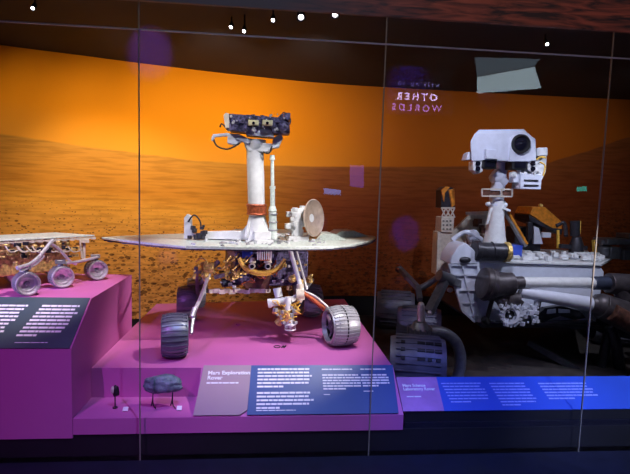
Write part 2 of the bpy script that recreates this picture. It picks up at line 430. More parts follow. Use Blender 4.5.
# ------------------------------------------------------------------ platforms
ZP, ZN, ZS = .371, .190, .785
XL, XR = -1.045, .785
SL = math.atan2(ZP+.012-.198, .272)
b = B()
b.ext([(XL, .312, .1), (XR, .312, .1), (XR-.02, 2.24, .1), (XL, 1.95, .1)], (0, 0, ZP-.1))
b.bx(XL, XR, .04, .312, .1, ZN)
b.ext([(-.40, .04, ZN), (-.40, .312, ZN), (-.40, .312, ZP)], (XR+.40, 0, 0))
b.bx(XL+.05, XR-.05, .12, 1.9, 0, .1)
tag(obj('display_platform', b, 'pink', smooth=False), 'wide low magenta platform with a front niche, carrying the middle rover', 'platform')
b = B()
b.ext([(XL-.002, .04, .08), (XL-.002, .04, .579), (XL-.002, .34, ZS), (XL-.002, 1.16, ZS), (XL-.002, 1.16, .08)], (-2.2, 0, 0))
b.bx(-3.2, XL-.05, .12, 1.1, 0, .08)
tag(obj('display_platform', b, 'pink', smooth=False), 'tall magenta platform carrying the smallest rover', 'platform')
b = B()
b.bx(.80, 5.8, .06, .2, .0, .135)
tag(obj('display_ledge', b, 'blackgloss', smooth=False, bev=.004), 'low glossy black ledge under the long blue label strip', 'ledge')

# ------------------------------------------------------------------ label boards
def frame(x, y, z, tilt):
    "local x to the right, local y up the slope, local z out of the board"
    return Matrix(((1, 0, 0, x), (0, math.cos(tilt), -math.sin(tilt), y), (0, math.sin(tilt), math.cos(tilt), z), (0, 0, 0, 1)))
def slab(poly, fr, t, h0=0.0):
    b = B(); n = fr.to_3x3() @ Vector((0, 0, 1))
    return b.ext([fr @ Vector((x, y, h0)) for x, y in poly], n*t)
def greek(par, mat, *a, **k):
    b = B(); greek_(b, *a, **k); obj('lettering', b, mat, par, smooth=False)
def greek_(b, fr, x0, y0, w, n, gap, h, skew=0, z=.007, rag=.12, last=.5):
    "lines of print too small to read: a run of short word marks"
    for i in range(n):
        y = y0-i*gap; x = x0+skew*i; end = x0+skew*i+w*(1-rnd.random()*rag)*(last if i == n-1 else 1)
        while x < end:
            ww = min(rnd.uniform(.016, .055), end-x+.004)
            b.ext([fr @ Vector((px, py, z)) for px, py in ((x, y), (x+ww, y), (x+ww, y+h), (x, y+h))], fr.to_3x3() @ Vector((0, 0, .0008)))
            x += ww+.0035
# middle rover label
fr = frame(0, .04, .198, SL); Lm = .328
t = thing('label_board', (.19, .17, .29), 'blue sloping label with a grey title area before the middle rover', 'label')
obj('board', slab([(-.11, .0), (XR-.03, 0), (XR-.005, Lm), (-.10, Lm)], fr, .006), 'labelblue', t, smooth=False)
obj('title_area', slab([(-.405, 0), (-.15, 0), (-.11, .03), (-.10, Lm), (-.385, Lm)], fr, .0065), 'labelgrey', t, smooth=False, label='mauve grey title area')
b = B()
text_into(b, 'Mars Exploration\nRover', fr @ Matrix.Translation((-.355, .262, .0075)), .036)
greek(t, 'ink', fr, -.355, .200, .19, 1, .02, .009, last=1)
greek(t, 'ink', fr, -.06, .292, .33, 6, .024, .012)
greek(t, 'ink', fr, -.06, .130, .33, 5, .024, .012, last=.4)
greek(t, 'ink', fr, -.06, .022, .22, 1, .02, .005, last=1)
greek(t, 'ink', fr, .33, .292, .20, 1, .02, .008, last=1); greek(t, 'ink', fr, .33, .25, .24, 6, .019, .010, last=.6); greek(t, 'ink', fr, .33, .12, .07, 1, .02, .005)
greek(t, 'ink', fr, .57, .292, .16, 1, .02, .008, last=1); greek(t, 'ink', fr, .57, .25, .17, 5, .019, .010, last=.6); greek(t, 'ink', fr, .57, .14, .11, 1, .02, .005)
obj('lettering', b, 'ink', t, smooth=False)
# small rover label
SL2 = math.atan2(ZS-.579, .30); fs = frame(0, .04, .579, SL2)
t = thing('label_board', (-1.4, .2, .7), 'dark slate sloping label before the smallest rover', 'label')
obj('board', slab([(-2.6, 0), (XL-.01, 0), (XL-.01, .364), (-2.6, .364)], fs, .006), 'slate', t, smooth=False)
greek(t, 'ink', fs, -1.30, .290, .225, 9, .0265, .013, -.007, last=.45)
greek(t, 'ink', fs, -1.345, .034, .17, 1, .02, .004, last=1)
greek(t, 'ink', fs, -1.60, .290, .225, 9, .0265, .013, -.007, last=.8)
greek(t, 'ink', fs, -1.90, .290, .225, 9, .0265, .013, -.007, last=.8)
# large rover label
q0 = P(403, 412, .06); z0 = q0.z; SL3 = R(32); f3 = frame(0, .06, z0, SL3)
def onplane(px, py):
    n = f3.to_3x3() @ Vector((0, 0, 1)); o = f3 @ Vector((0, 0, 0)); d = P(px, py, 1)-CAM
    p = CAM + d*((o-CAM).dot(n)/d.dot(n)); l = f3.inverted() @ p; return l.x, l.y
L3 = onplane(396, 378)[1]
t = thing('label_board', (2.3, .12, z0+.05), 'long bright blue label strip with a mauve title area before the large rover', 'label')
xa, xb = onplane(396, 378)[0], onplane(403, 412)[0]
xc, xd = onplane(436, 378)[0], onplane(444, 412)[0]
obj('board', slab([(xd, 0), (5.6, 0), (5.6, L3), (xc, L3)], f3, .008), 'labelblue2', t, smooth=False)
obj('title_area', slab([(xb, 0), (xd, 0), (xc, L3), (xa, L3)], f3, .0085), 'labelmauve', t, smooth=False, label='mauve title area')
b = B(); lx, ly = onplane(402, 386)
text_into(b, 'Mars Science\nLaboratory Rover', f3 @ Matrix.Translation((lx, ly-.012, .0095)), .027)
obj('lettering', b, 'ink', t, smooth=False)
greek(t, 'ink', f3, lx+.01, ly-.085, .10, 1, .02, .007, z=.0095, last=1)
for x0, wd, n in ((441, .26, 7), (489, .24, 8), (538, .34, 6)):
    gx, gy = onplane(x0, 385); greek(t, 'inkblue', f3, gx, gy, wd, n, .0215, .008, .004, z=.0095)
obj('support', B().ext([(.80, .064, z0), (.80, .062+L3*math.cos(SL3), z0+L3*math.sin(SL3)-.004), (.80, .062+L3*math.cos(SL3), .137), (.80, .064, .137)], (4.9, 0, 0)), 'black', t, smooth=False)

# ------------------------------------------------------------------ niche: two rocks, stands, number cards
def rockmesh(c, dims, sub=4, amp=.25, seed=0):
    from mathutils import noise as mn
    b = B(); bmesh.ops.create_icosphere(b.bm, subdivisions=sub, radius=1)
    for v in b.bm.verts:
        n = mn.noise(v.co*1.6+Vector((seed, 0, 0)))*amp + mn.noise(v.co*5+Vector((0, seed, 0)))*amp*.4
        v.co = Vector(c) + Vector((v.co.x*dims[0], v.co.y*dims[1], v.co.z*dims[2]))*(1+n)
    return b
yr = .165
c = P(162, 384, yr)
t = thing('rock_specimen', (c.x, yr, ZN), 'broad flat-bottomed blue-grey rock on thin metal legs in the niche', 'rock')
obj('stone', rockmesh(c, (.115, .05, .052), 4, .22, 3), 'rock', t)
for sx in (-.05, .06):
    b = B(); b.tube([(c.x+sx, yr, c.z-.03), (c.x+sx, yr, ZN+.025), (c.x+sx+.02, yr-.02, ZN+.004)], .0035, 6)
    b.tube([(c.x+sx, yr, c.z-.03), (c.x+sx-.004, yr+.01, ZN+.05), (c.x+sx-.015, yr+.02, ZN+.004)], .0035, 6)
    obj('leg', b, 'dark', t)
c = P(115, 391, yr)
t = thing('rock_specimen', (c.x, yr, ZN+.001), 'tiny upright black and cream rock on a pin in the niche', 'rock')
obj('stone', rockmesh(c+Vector((.006, 0, 0)), (.017, .015, .036), 3, .25, 9), 'rubber', t)
obj('pale_face', rockmesh(c+Vector((-.010, -.006, .008)), (.011, .011, .022), 3, .3, 5), 'cream', t, label='cream side of the rock')
obj('stand', B().tube([(c.x, yr, c.z-.03), (c.x, yr, ZN+.006)], .004, 6).cyl((c.x, yr, ZN+.002), (c.x, yr, ZN+.007), .014), 'dark', t)
for (px, py), lb in (((125, 412), 'small pale number card beside the tiny rock'), ((179, 411), 'small pale number card under the broad rock')):
    c = PZ(px, py, ZN); b = B()
    f_ = frame(c.x-.014, c.y, ZN+.004, R(35))
    o = obj('number_card', slab([(0, 0), (.028, 0), (.028, .026), (0, .026)], f_, .004), 'ink', smooth=False)
    tag(o, lb, 'card')

# ------------------------------------------------------------------ case lamps
for (px, py, z), lb in (((335, 14, 2.62), 'brightest ceiling lamp over the middle rover, nearest the second glass seam'), ((301, 17, 2.62), 'second brightest ceiling lamp over the dish antenna'),
                    ((273, 20, 2.60), 'small ceiling lamp straight over the thin rod antenna'), ((231, 27, 2.60), 'small ceiling lamp above the rail, over the looped mast cable'),
                    ((244, 31, 2.56), 'faint small ceiling lamp just above the rail'), ((33, 8, 2.60), 'small ceiling lamp high above the smallest rover'), ((547, 44, 2.60), 'small ceiling lamp above the large rover')):
    q = PZ(px, py, z); big = py < 18 and px > 290
    t = thing('ceiling_spotlight', (q.x, q.y, ZT), lb, 'lamp', 'case ceiling spotlights')
    r = .017 if big else .010
    obj('housing', B().lathe([(0, .0), (0, r*1.5), (.05, r*1.9), (.05, r*1.25), (.045, r*1.2)], q+Vector((0, .03, .03)), Vector((0, -.7, -.7)), 16), 'rubber', t)
    obj('lens', B().lathe([(0, 0), (0, r), (.004, r*.8), (.006, 0)], q, Vector((0, -.7, -.7)), 14), 'lamp', t, label='bright round lens')
    b = B().cyl(q+Vector((0, .03, .03)), (q.x, q.y+.03, ZT), .006, n=8); obj('stem', b, 'rubber', t)

# ------------------------------------------------------------------ middle rover
YW = R(12)
RX = Matrix.Rotation(YW, 3, 'Z')
mer = thing('exploration_rover', (-.08, 1.25, ZP), 'large solar-winged rover with a tall white camera mast on the low magenta platform', 'rover')
def barrel_wheel(parent, c, yaw, rad, w, mat, hubmat, cleats=26, band=False, edge=.86):
    ax = Matrix.Rotation(yaw, 3, 'Z') @ Vector((1, 0, 0)); c = Vector(c); b = B(); n = 9; prof = []
    for i in range(n+1):
        t = -w/2+w*i/n; s_ = abs(t)/(w/2); prof.append((t, rad*(1-(1-edge)*s_**2.4)))
    ir = rad*edge*.90
    prof = [(-w/2+.03, ir*.93), (-w/2, ir)] + prof + [(w/2, ir), (w/2-.03, ir*.93)]
    b.lathe(prof, c, ax, 48)
    q = ax.to_track_quat('Z', 'Y').to_matrix()
    for k in range(cleats):
        a = 2*math.pi*k/cleats
        for i in range(6):
            t = -w*.45+w*.9*(i+.5)/6; s_ = abs(t)/(w/2); rr = rad*(1-(1-edge)*s_**2.4)+.001
            m_ = Matrix.Translation(c + q @ Vector((rr*math.cos(a), rr*math.sin(a), t))) @ (q @ Matrix.Rotation(a, 3, 'Z')).to_4x4() @ Matrix.Diagonal((.010, .006, w*.9/6+.002, 1))
            bmesh.ops.create_cube(b.bm, size=1, matrix=m_)
    o = obj('wheel', b, mat, parent)
    h = B(); h.lathe([(-w*.38, 0), (-w*.38, rad*.30), (-w*.25, rad*.34), (-w*.2, rad*.84), (-w*.05, rad*.84), (.0, rad*.4), (w*.3, rad*.34), (w*.38, rad*.25), (w*.38, 0)], c, ax, 28)
    for k in range(8):
        a = 2*math.pi*k/8; h.bar(c+q@Vector((rad*.3*math.cos(a), rad*.3*math.sin(a), -w*.3)), c+q@Vector((rad*.85*math.cos(a+.5), rad*.85*math.sin(a+.5), -w*.3)), .012, .02)
    obj('hub', h, hubmat, o)
    if band:
        d = B().ring(c, ax, rad*1.006, .005, 40, 6); obj('groove_band', d, 'rubber', o, label='thin black line around the tread')
    return o
wr = .137
wc = {'fl': Vector((-.598, .51, ZP+wr+.0065)), 'fr': Vector((.525, .75, ZP+wr+.0065)), 'ml': Vector((-.635, 1.40, ZP+wr+.0065)),
      'mr': Vector((.40, 1.53, ZP+wr+.0065)), 'rl': Vector((-.66, 1.80, ZP+wr+.0065)), 'rr': Vector((.28, 2.02, ZP+wr+.0065))}
wc['fl'].x = P(174.5, 335, .51).x; wc['fr'].x = P(340.5, 328, .75).x; wc['ml'].x = P(187, 300, 1.40).x; wc['mr'].x = P(311, 300, 1.53).x
barrel_wheel(mer, wc['fl'], R(12), wr, .165, 'wheel', 'dark')
barrel_wheel(mer, wc['fr'], R(16), wr, .20, 'wheellight', 'darkpurple', 34, True)
barrel_wheel(mer, wc['ml'], R(8), wr, .155, 'wheel', 'dark')
barrel_wheel(mer, wc['mr'], R(8), wr, .165, 'wheellight', 'dark')
barrel_wheel(mer, wc['rl'], R(12), wr, .155, 'wheel', 'dark', 16)
barrel_wheel(mer, wc['rr'], R(12), wr, .155, 'wheellight', 'dark', 16)

ZD = 1.056
def plate(pts, t=.014, dz=0): return B().ext([(x, y, ZD+dz) for x, y in pts], (0, 0, t))
obj('deck', plate([(-.55, .62), (-.2, .63), (.2, .70), (.45, .79), (.50, 1.3), (.42, 1.86), (-.1, 1.78), (-.50, 1.60), (-.62, 1.1)], .022), 'mint', mer, bev=.003)
obj('solar_wing', plate([(-.55, .615), (-.80, .76), (-1.05, .93), (-1.235, 1.07), (-1.20, 1.12), (-.95, 1.36), (-.70, 1.52), (-.55, 1.55), (-.62, 1.1)], .016, .004), 'mint', mer, bev=.003)
obj('solar_wing', plate([(.45, .79), (.62, .93), (.80, 1.22), (.92, 1.58), (.93, 1.66), (.80, 1.90), (.60, 1.99), (.42, 1.86), (.50, 1.3)], .016, .004), 'mint', mer, bev=.003)
obj('solar_wing', plate([(-.35, 1.72), (.30, 1.84), (.22, 2.20), (-.02, 2.32), (-.35, 2.12)], .014, .004), 'mint', mer, bev=.003)
# raised ridge on the right wing (folded inner panel)
b = B()
for a, c_, h in (((.33, 1.15), (.62, 1.25), .05), ((.50, 1.45), (.88, 1.62), .05)):
    b.ext([(a[0], a[1], ZD+.016), (c_[0], c_[1], ZD+.016), ((a[0]*.4+c_[0]*.6), (a[1]*.4+c_[1]*.6)+.02, ZD+.02+h), ((a[0]*.75+c_[0]*.25), (a[1]*.75+c_[1]*.25), ZD+.02+h)], (-.03, .22, 0))
objs('wing_ridge', b, 'mint', mer)
b = B()     # underside stiffeners, hinges, latches along the rim
rim = [(-1.22, 1.07), (-1.05, .93), (-.80, .77), (-.55, .63), (-.2, .64), (.2, .71), (.45, .80), (.62, .94), (.80, 1.23), (.92, 1.58)]
for a, c_ in zip(rim, rim[1:]):
    b.bar((a[0], a[1]+.01, ZD-.004), (c_[0], c_[1]+.01, ZD-.004), .006, .008)
    for k in range(3):
        s_ = rnd.random(); b.box((a[0]+(c_[0]-a[0])*s_, a[1]+(c_[1]-a[1])*s_+.01, ZD-.006), (.02, .012, .010))
obj('rim_stiffener', b, 'paneledge', mer)
b = B()     # small fittings on the deck
for k in range(46):
    x = rnd.uniform(-.55, .42); y = rnd.uniform(.75, 1.6)+x*.2
    b.box((x, y, ZD+.022+.006), (rnd.uniform(.01, .05), rnd.uniform(.01, .05), .012+.012*rnd.random()), rnd.random())
objs('deck_fitting', b, 'white', mer)
b = B()
for k in range(26):
    x = rnd.uniform(-.5, .4); y = rnd.uniform(.7, 1.3)+x*.2
    b.box((x, y, ZD+.026), (rnd.uniform(.015, .04), .015, .012), rnd.random())
for k in range(6):
    x = rnd.uniform(-.5, .3); b.tube([(x, .8, ZD+.024), (x+.05, .9, ZD+.045), (x+.12, .95, ZD+.024)], .004, 6)
objs('deck_connector', b, 'dull', mer)

# warm box under the deck
cb = Vector((-.03, 1.35, .83))
b = B()
b.ext([cb+RX@Vector(p) for p in ((-.30, -.33, .17), (.26, -.33, .17), (.26, -.33, -.02), (.20, -.30, -.10), (-.22, -.30, -.10), (-.30, -.33, -.02))], RX@Vector((0, .62, 0)))
obj('warm_box', b, 'darkpurple', mer, bev=.01)
yb = 1.0
b = B()     # copper centre
b.ext([P(244, 268, yb), P(272, 268, yb), P(269, 290, yb), P(248, 292, yb), P(240, 280, yb)], (0, .08, 0))
obj('front_wrap', b, 'darkbrown', mer, bev=.008)
b = B()
pts = [(239, 258), (243, 265), (250, 270), (261, 272.5), (272, 271), (280, 266), (285, 259)]
b.tube([P(x, y, .93) for x, y in pts], .014, 8)
b.tube([P(x, y+2.6, .945) for x, y in pts], .009, 8)
obj('cable_harness', b, 'yellow', mer, label='looped yellow cable harness')
b = B()
for k in range(26):
    x0 = rnd.uniform(224, 246); y0 = rnd.uniform(256, 276)
    b.tube([P(x0, y0, .96+.04*rnd.random()), P(x0+rnd.uniform(-6, 6), y0+rnd.uniform(2, 7), .93), P(x0+rnd.uniform(-4, 12), y0+rnd.uniform(-6, 6), .98)], .0055, 6, 4)
objs('loose_wire', b, 'gold', mer)
b = B()
for k in range(20):
    x0 = rnd.uniform(244, 272); y0 = rnd.uniform(262, 284)
    b.tube([P(x0, y0, .99), P(x0+rnd.uniform(-5, 5), y0+rnd.uniform(2, 5), .95), P(x0+rnd.uniform(-8, 8), y0+rnd.uniform(-4, 4), .98)], .005, 6, 4)
objs('loose_wire', b, 'copper', mer)
for x in (252, 268):     # hazard cameras under the mast root
    b = B().cyl(P(x, 266, 1.0), P(x, 266.5, .90), .026, .022, 14).cyl(P(x, 258, .97), P(x, 263, .96), .022, .03, 10)
    o = obj('hazard_camera', b, 'cream', mer); obj('lens', B().cyl(P(x, 266.5, .902), P(x, 266.6, .892), .014, n=12), 'lens', o)
b = B()
for k in range(7):
    x = 258+k*2.2
    b.bar(P(x, 247, .86), P(x-.2, 259, .90), .008, .02)
b.box(P(265, 248, .87), (.13, .06, .03), YW); b.box(P(264.5, 243, .84), (.12, .05, .04), YW)
obj('mast_hinge_rack', b, 'white', mer)
b = B().box(P(264.5, 257, .93), (.07, .04, .05), YW); obj('hinge_motor', b, 'copper', mer)
obj('side_tank', B().cyl(P(222, 283, 1.05), P(243, 280, 1.10), .034, n=18), M['blue'] if False else 'bluesheen', mer)
b = B()
for k in range(12):
    x = 212+k*5; b.box(P(x, 291+rnd.uniform(-1, 1), .98+.012*k*.2), (.045, .03, .024+.01*rnd.random()), rnd.uniform(-.2, .5))
b.bar(P(214, 292, 1.0), P(270, 290, 1.05), .02, .02)
obj('lower_rail', b, 'cream', mer)
b = B()
for k in range(16):
    q = P(rnd.uniform(215, 292), rnd.uniform(251, 290), 1.02+rnd.uniform(0, .1)); b.box(q, (rnd.uniform(.02, .07), .03, rnd.uniform(.02, .06)), YW)
objs('electronics_box', b, 'dark', mer, bev=.003)
b = B()
for k in range(18):
    q = P(rnd.uniform(218, 290), rnd.uniform(254, 288), .99+rnd.uniform(0, .05)); b.box(q, (rnd.uniform(.01, .035), .02, rnd.uniform(.01, .03)), YW)
objs('bracket', b, 'steel', mer, bev=.002)
b = B().box(P(247, 256, .99), (.075, .04, .075), YW); obj('blue_box', b, 'blue', mer, label='blue box under the deck')

# suspension, left
b = B()
hubL = wc['fl']+Vector((.10, .03, 0)); kn = P(208, 276, .98)
b.tube([P(218, 262, 1.1), P(210, 270, 1.02), kn], .02, 10); b.tube([kn, P(203, 292, .85), P(194, 312, .68)], .014, 10, 4)
b.cyl(P(194, 312, .66), hubL, .012, n=12); b.cyl(P(195, 308, .66), P(192, 317, .62), .017, n=12)
obj('rocker_arm', b, 'steel', mer)
b = B()
b.cyl(P(204, 268, .98), P(214, 268, .98), .04, n=18); b.ball(P(205, 275, .97), .03, 2); b.cyl(P(203, 262, 1.0), P(209, 280, 1.0), .022, n=12)
b.tube([P(196, 262, 1.05), P(201, 258, 1.0), P(207, 262, .97), P(205, 272, .96)], .006, 6)
for k in range(12):
    q = P(rnd.uniform(193, 214), rnd.uniform(260, 284), .97); b.box(q, (rnd.uniform(.012, .03),)*3, rnd.random())
obj('rocker_joint', b, 'gold', mer, bev=.002)
b = B(); b.bar(P(214, 277, 1.0), P(234, 272, 1.02), .05, .03); b.cyl(P(196, 268, 1.08), wc['ml']+Vector((.09, 0, .03)), .016, n=10)
b.tube([P(207, 276, 1.0), P(200, 283, 1.25), wc['ml']+Vector((.02, 0, .15)), wc['ml']+Vector((.10, 0, .02))], .015, 8)
b.tube([P(200, 272, 1.2), wc['rl']+Vector((.05, 0, .2)), wc['rl']+Vector((.1, 0, 0))], .016, 8)
obj('bogie_arm', b, 'dull', mer)
# suspension, right
b = B()
b.cyl(P(289, 246, .93), P(302, 291, .80), .016, n=12); b.cyl(P(295, 246, .96), P(307, 289, .83), .0085, n=12)
b.bar(P(291, 246, .93), P(297, 246, .96), .03, .02)
obj('deck_strut', b, 'white', mer)
b = B(); jt = P(302, 292, .82)
b.tube([jt, P(316, 302, .83), P(330, 314, .82), P(336, 320, .84)], .017, 10)
obj('rocker_arm', b, 'copper', mer)
b = B(); b.cyl(P(334, 312, .82), P(340, 327, .85), .026, n=12); b.cyl(P(330, 315, .8), wc['fr']+Vector((-.05, .0, 0)), .026, n=12)
b.tube([P(303, 291, .86), P(316, 297, .9), P(332, 311, .86)], .009, 8)
obj('steering_motor', b, 'steel', mer)
b = B(); b.cyl(P(296, 294, .78), P(304, 294, .78), .035, n=18); b.ball(P(300, 300, .78), .022, 2); b.cyl(P(300, 284, .82), P(301, 300, .80), .026, n=12)
obj('rocker_joint', b, 'cream', mer, bev=.002)
b = B(); b.tube([P(306, 288, .9), P(312, 280, 1.2), wc['mr']+Vector((-.02, 0, .15)), wc['mr']+Vector((-.09, 0, .02))], .016, 8)
b.tube([P(308, 284, 1.2), wc['rr']+Vector((-.05, 0, .2)), wc['rr']+Vector((-.1, 0, 0))], .016, 8)
obj('bogie_arm', b, 'dull', mer)
b = B()
for k in range(14):
    q = P(rnd.uniform(284, 312), rnd.uniform(262, 290), .98+rnd.uniform(0, .1)); b.box(q, (rnd.uniform(.015, .04),)*3, rnd.random())
b.ball(P(292, 279, .95), .03, 2)
objs('junction_box', b, 'gold', mer, bev=.002)

# instrument arm
b = B()
ya = .78
b.cyl(P(270, 303, ya), P(291, 300, ya), .027, n=18); b.cyl(P(268, 303.5, ya), P(271, 303, ya), .033, n=18); b.cyl(P(277, 288, .85), P(279, 297, .84), .03, n=16)
b.bar(P(291, 300, ya), P(298, 296, .8), .03, .03); b.cyl(P(288, 297, ya-.03), P(288, 310, ya-.03), .022, n=14)
obj('instrument_arm', b, 'white', mer)
tu = P(286, 314, ya); b = B()
b.lathe([(-.05, 0), (-.05, .045), (.05, .045), (.05, 0)], tu, (0.4, 1, .1), 20)
for a in range(5):
    aa = a*1.256+.3; d = Vector((math.cos(aa), .15, math.sin(aa))); b.cyl(tu+d*.03, tu+d*.095, .024, .030, 14)
obj('tool_turret', b, 'gold', mer, bev=.003)
b = B(); q = P(290, 326, ya-.02); b.cyl(P(289, 319, ya-.02), q, .030, n=18); b.ring(P(290, 329, ya-.02), (0, 0, 1), .038, .005, 24); b.ring(P(290, 324, ya-.02), (0, 0, 1), .036, .006, 24)
for k in range(4): a = k*1.57; b.bar(P(290, 324, ya-.02)+Vector((.036*math.cos(a), .036*math.sin(a), 0)), P(290, 329, ya-.02)+Vector((.036*math.cos(a), .036*math.sin(a), 0)), .005, .005)
obj('contact_ring', b, 'steel', mer)
b = B()
for k in range(15):
    x0 = rnd.uniform(273, 297); y0 = rnd.uniform(303, 322)
    b.tube([P(x0, y0, ya), P(x0+rnd.uniform(-6, 5), y0+rnd.uniform(-5, 5), ya-.06), P(x0+rnd.uniform(-8, 8), y0+rnd.uniform(-6, 6), ya)], .0035, 6, 4)
objs('turret_wire', b, 'yellow', mer)
b = B()
for k in range(16):
    a = rnd.random()*6.28; rr = rnd.uniform(.03, .09); b.box(tu+Vector((rr*math.cos(a), -.04, rr*math.sin(a))), (rnd.uniform(.012, .03),)*3, rnd.random())
objs('turret_fitting', b, 'dull', mer, bev=.002)

# mast
b = B(); ym = 1.0
m0, m1, m2, m3 = P(258, 241, ym), P(257, 214, ym), P(256.5, 205, ym), P(255, 150, ym)
b.lathe([(0, .0), (0, .092), (.05, .088), (.17, .062), ((m1-m0).length, .06), ((m1-m0).length, 0)], m0, m1-m0, 12)
b.box(m0+Vector((.03, -.08, .03)), (.12, .06, .10), YW); b.bar(P(246, 238, .93), P(251, 216, .98), .025, .02); b.bar(P(270, 238, .93), P(262, 216, .98), .025, .02)
b.ext([P(247, 242, .9), P(254, 222, .96), P(263, 222, .96), P(271, 242, .9)], (0, .05, 0))
obj('mast_root', b, 'white', mer, bev=.003)
b = B().cyl(P(257, 214, ym), P(256.6, 204.5, ym), .072, .072, 20); b.ring(P(257, 214, ym), (0, 0, 1), .07, .008); b.ring(P(256.6, 205, ym), (0, 0, 1), .07, .008)
obj('mast_collar', b, 'copper', mer, label='copper-red band around the mast')
obj('mast_tube', B().cyl(m2, m3, .062, .062, 28), 'white', mer)
b = B().lathe([(0, .060), (.03, .075), (.08, .078), (.085, 0)], P(255, 151, ym), (0, 0, 1), 20)
b.ext([P(243, 141, ym-.06), P(275, 144, ym-.06), P(270, 152, ym-.06), P(248, 151, ym-.06)], (0, .12, 0))
obj('mast_head_yoke', b, 'white', mer, bev=.004)
b = B()
b.ext([P(246, 127, .9), P(273, 130, .9), P(274, 137, .9), P(246, 135, .9)], (0, .14, 0))
b.ext([P(273, 138, .93), P(281, 133, .93), P(283, 138, .93), P(279, 147, .93), P(272, 148, .93)], (0, .10, 0))
b.ext([P(228, 133, .93), P(240, 134, .93), P(241, 141, .93), P(236, 145, .93), P(227, 143, .93)], (0, .10, 0))
b.bar(P(213, 136, .95), P(229, 134.5, .95), .022, .022); b.bar(P(213.5, 136, .95), P(212.5, 141, .95), .02, .02)
b.bar(P(237, 137, .95), P(250, 142, .95), .05, .04)
obj('camera_bar', b, 'whiteblue', mer, bev=.004)
b = B()
b.ext([P(227, 113.5, .88), P(289, 118, .88), P(290, 133, .88), P(272, 133, .88), P(270, 128, .88), P(248, 127, .88), P(246, 132, .88), P(229, 130, .88)], (0, .16, 0))
for k in range(30):
    q = P(rnd.uniform(230, 288), rnd.uniform(115, 130), .87+rnd.random()*.02); b.box(q, (rnd.uniform(.015, .05), .03, rnd.uniform(.015, .04)), rnd.uniform(-.2, .2))
b.ball(P(284, 127, .86), .042, 2); b.ring(P(284, 121, .9), (0.2, 1, 0), .045, .006)
obj('camera_housing', b, 'darkpurple', mer, bev=.003)
obj('end_plate', B().ext([P(223.5, 115, .86), P(226, 112.5, .86), P(229, 113.5, .86), P(229.5, 128, .86), P(225, 128, .86)], (0, .2, 0)), 'cream', mer, bev=.003)
b = B()
for k in range(22):
    q = P(rnd.uniform(230, 288), rnd.uniform(114, 131), .855); b.cyl(q, q+Vector((0, -.015, 0)), rnd.uniform(.004, .010), n=8)
objs('bolt', b, 'steel', mer)
for x in (253.5, 267.5):
    o = obj('mast_camera', B().box(P(x, 123, .86), (.072, .05, .036), .06), 'camface', mer, bev=.003)
    obj('lens', B().cyl(P(x, 123, .836), P(x, 123, .826), .010, n=12), 'lens', o)
b = B()
b.tube([P(213, 138, .95), P(217, 146, .93), P(228, 149, .92), P(240, 143, .93)], .006, 8)
b.tube([P(263, 152, .93), P(269, 153, .92), P(272, 146, .92)], .006, 8); b.tube([P(220, 127, .95), P(222, 124, .95), P(228, 130, .9)], .006, 8)
b.tube([P(280, 117, .9), P(284, 112.5, .9), P(289, 117, .9)], .004, 8)
obj('cable', b, 'rubber', mer, label='black looping cable')

# thin antenna
yq = .95
b = B(); b.cyl(P(273.5, 243, yq), P(272.5, 209, yq), .030, .028, 16); b.cyl(P(272.5, 209, yq), P(272.5, 188, yq), .018, .017, 14); b.cyl(P(272.5, 188, yq), P(272.3, 160, yq), .013, .012, 14)
b.cyl(P(272.3, 160, yq), P(272.3, 155, yq), .020, .016, 14); b.cyl(P(272.5, 189, yq), P(272.5, 186, yq), .021, n=14); b.cyl(P(272.5, 211, yq), P(272.5, 206, yq), .032, .02, n=14)
obj('rod_antenna', b, 'mint', mer)
b = B()
for y in (214, 222, 230): b.ring(P(273, y, yq), (0, 0, 1), .030, .005, 20)
objs('antenna_band', b, 'dull', mer)
# dish antenna
yd = 1.15
c = P(314, 218, yd); ax = Vector((.80, -.60, .08))
b = B(); b.lathe([(-.028, 0), (-.026, .06), (-.015, .12), (.0, .142), (.006, .142), (-.009, .118), (-.02, .06), (-.022, 0)], c, ax, 36); b.ring(c, ax, .142, .006, 36)
obj('dish_antenna', b, 'disc', mer, label='round translucent golden dish')
b = B(); b.cyl(c-ax*.02, c-ax*.10, .035, .045, 16); b.cyl(P(296, 236, yd), P(297, 212, yd), .05, .045, 14)
for k in range(22):
    q = P(rnd.uniform(287, 305), rnd.uniform(208, 236), yd+rnd.uniform(-.06, .04)); b.box(q, (rnd.uniform(.02, .05),)*3, rnd.random())
b.cyl(P(291, 212, yd), P(304, 211, yd), .025, n=14); b.box(P(297, 239, yd), (.16, .12, .05), YW)
obj('dish_gimbal', b, 'white', mer, bev=.004)
# small cluster at the left of the deck
ys = 1.0
b = B(); b.ext([P(184, 239, ys), P(184, 218, ys), P(187, 214, ys), P(191, 216, ys), P(192, 238, ys)], (0, .05, 0)); b.bar(P(190, 234, ys), P(206, 237, ys), .02, .02)
b.ext([P(204, 239, ys), P(206, 232, ys), P(242, 231, ys), P(246, 226, ys), P(248, 240, ys)], (0, .08, 0))
obj('calibration_post', b, 'white', mer, bev=.003)
b = B()
for k in range(14):
    q = P(rnd.uniform(188, 205), rnd.uniform(226, 238), ys-.02); b.box(q, (rnd.uniform(.015, .04),)*3, rnd.random())
b.tube([P(188, 222, ys-.01), P(194, 215, ys-.01), P(200, 221, ys-.01), P(201, 229, ys-.01)], .006, 8)
obj('colour_target', b, 'dark', mer, bev=.002)

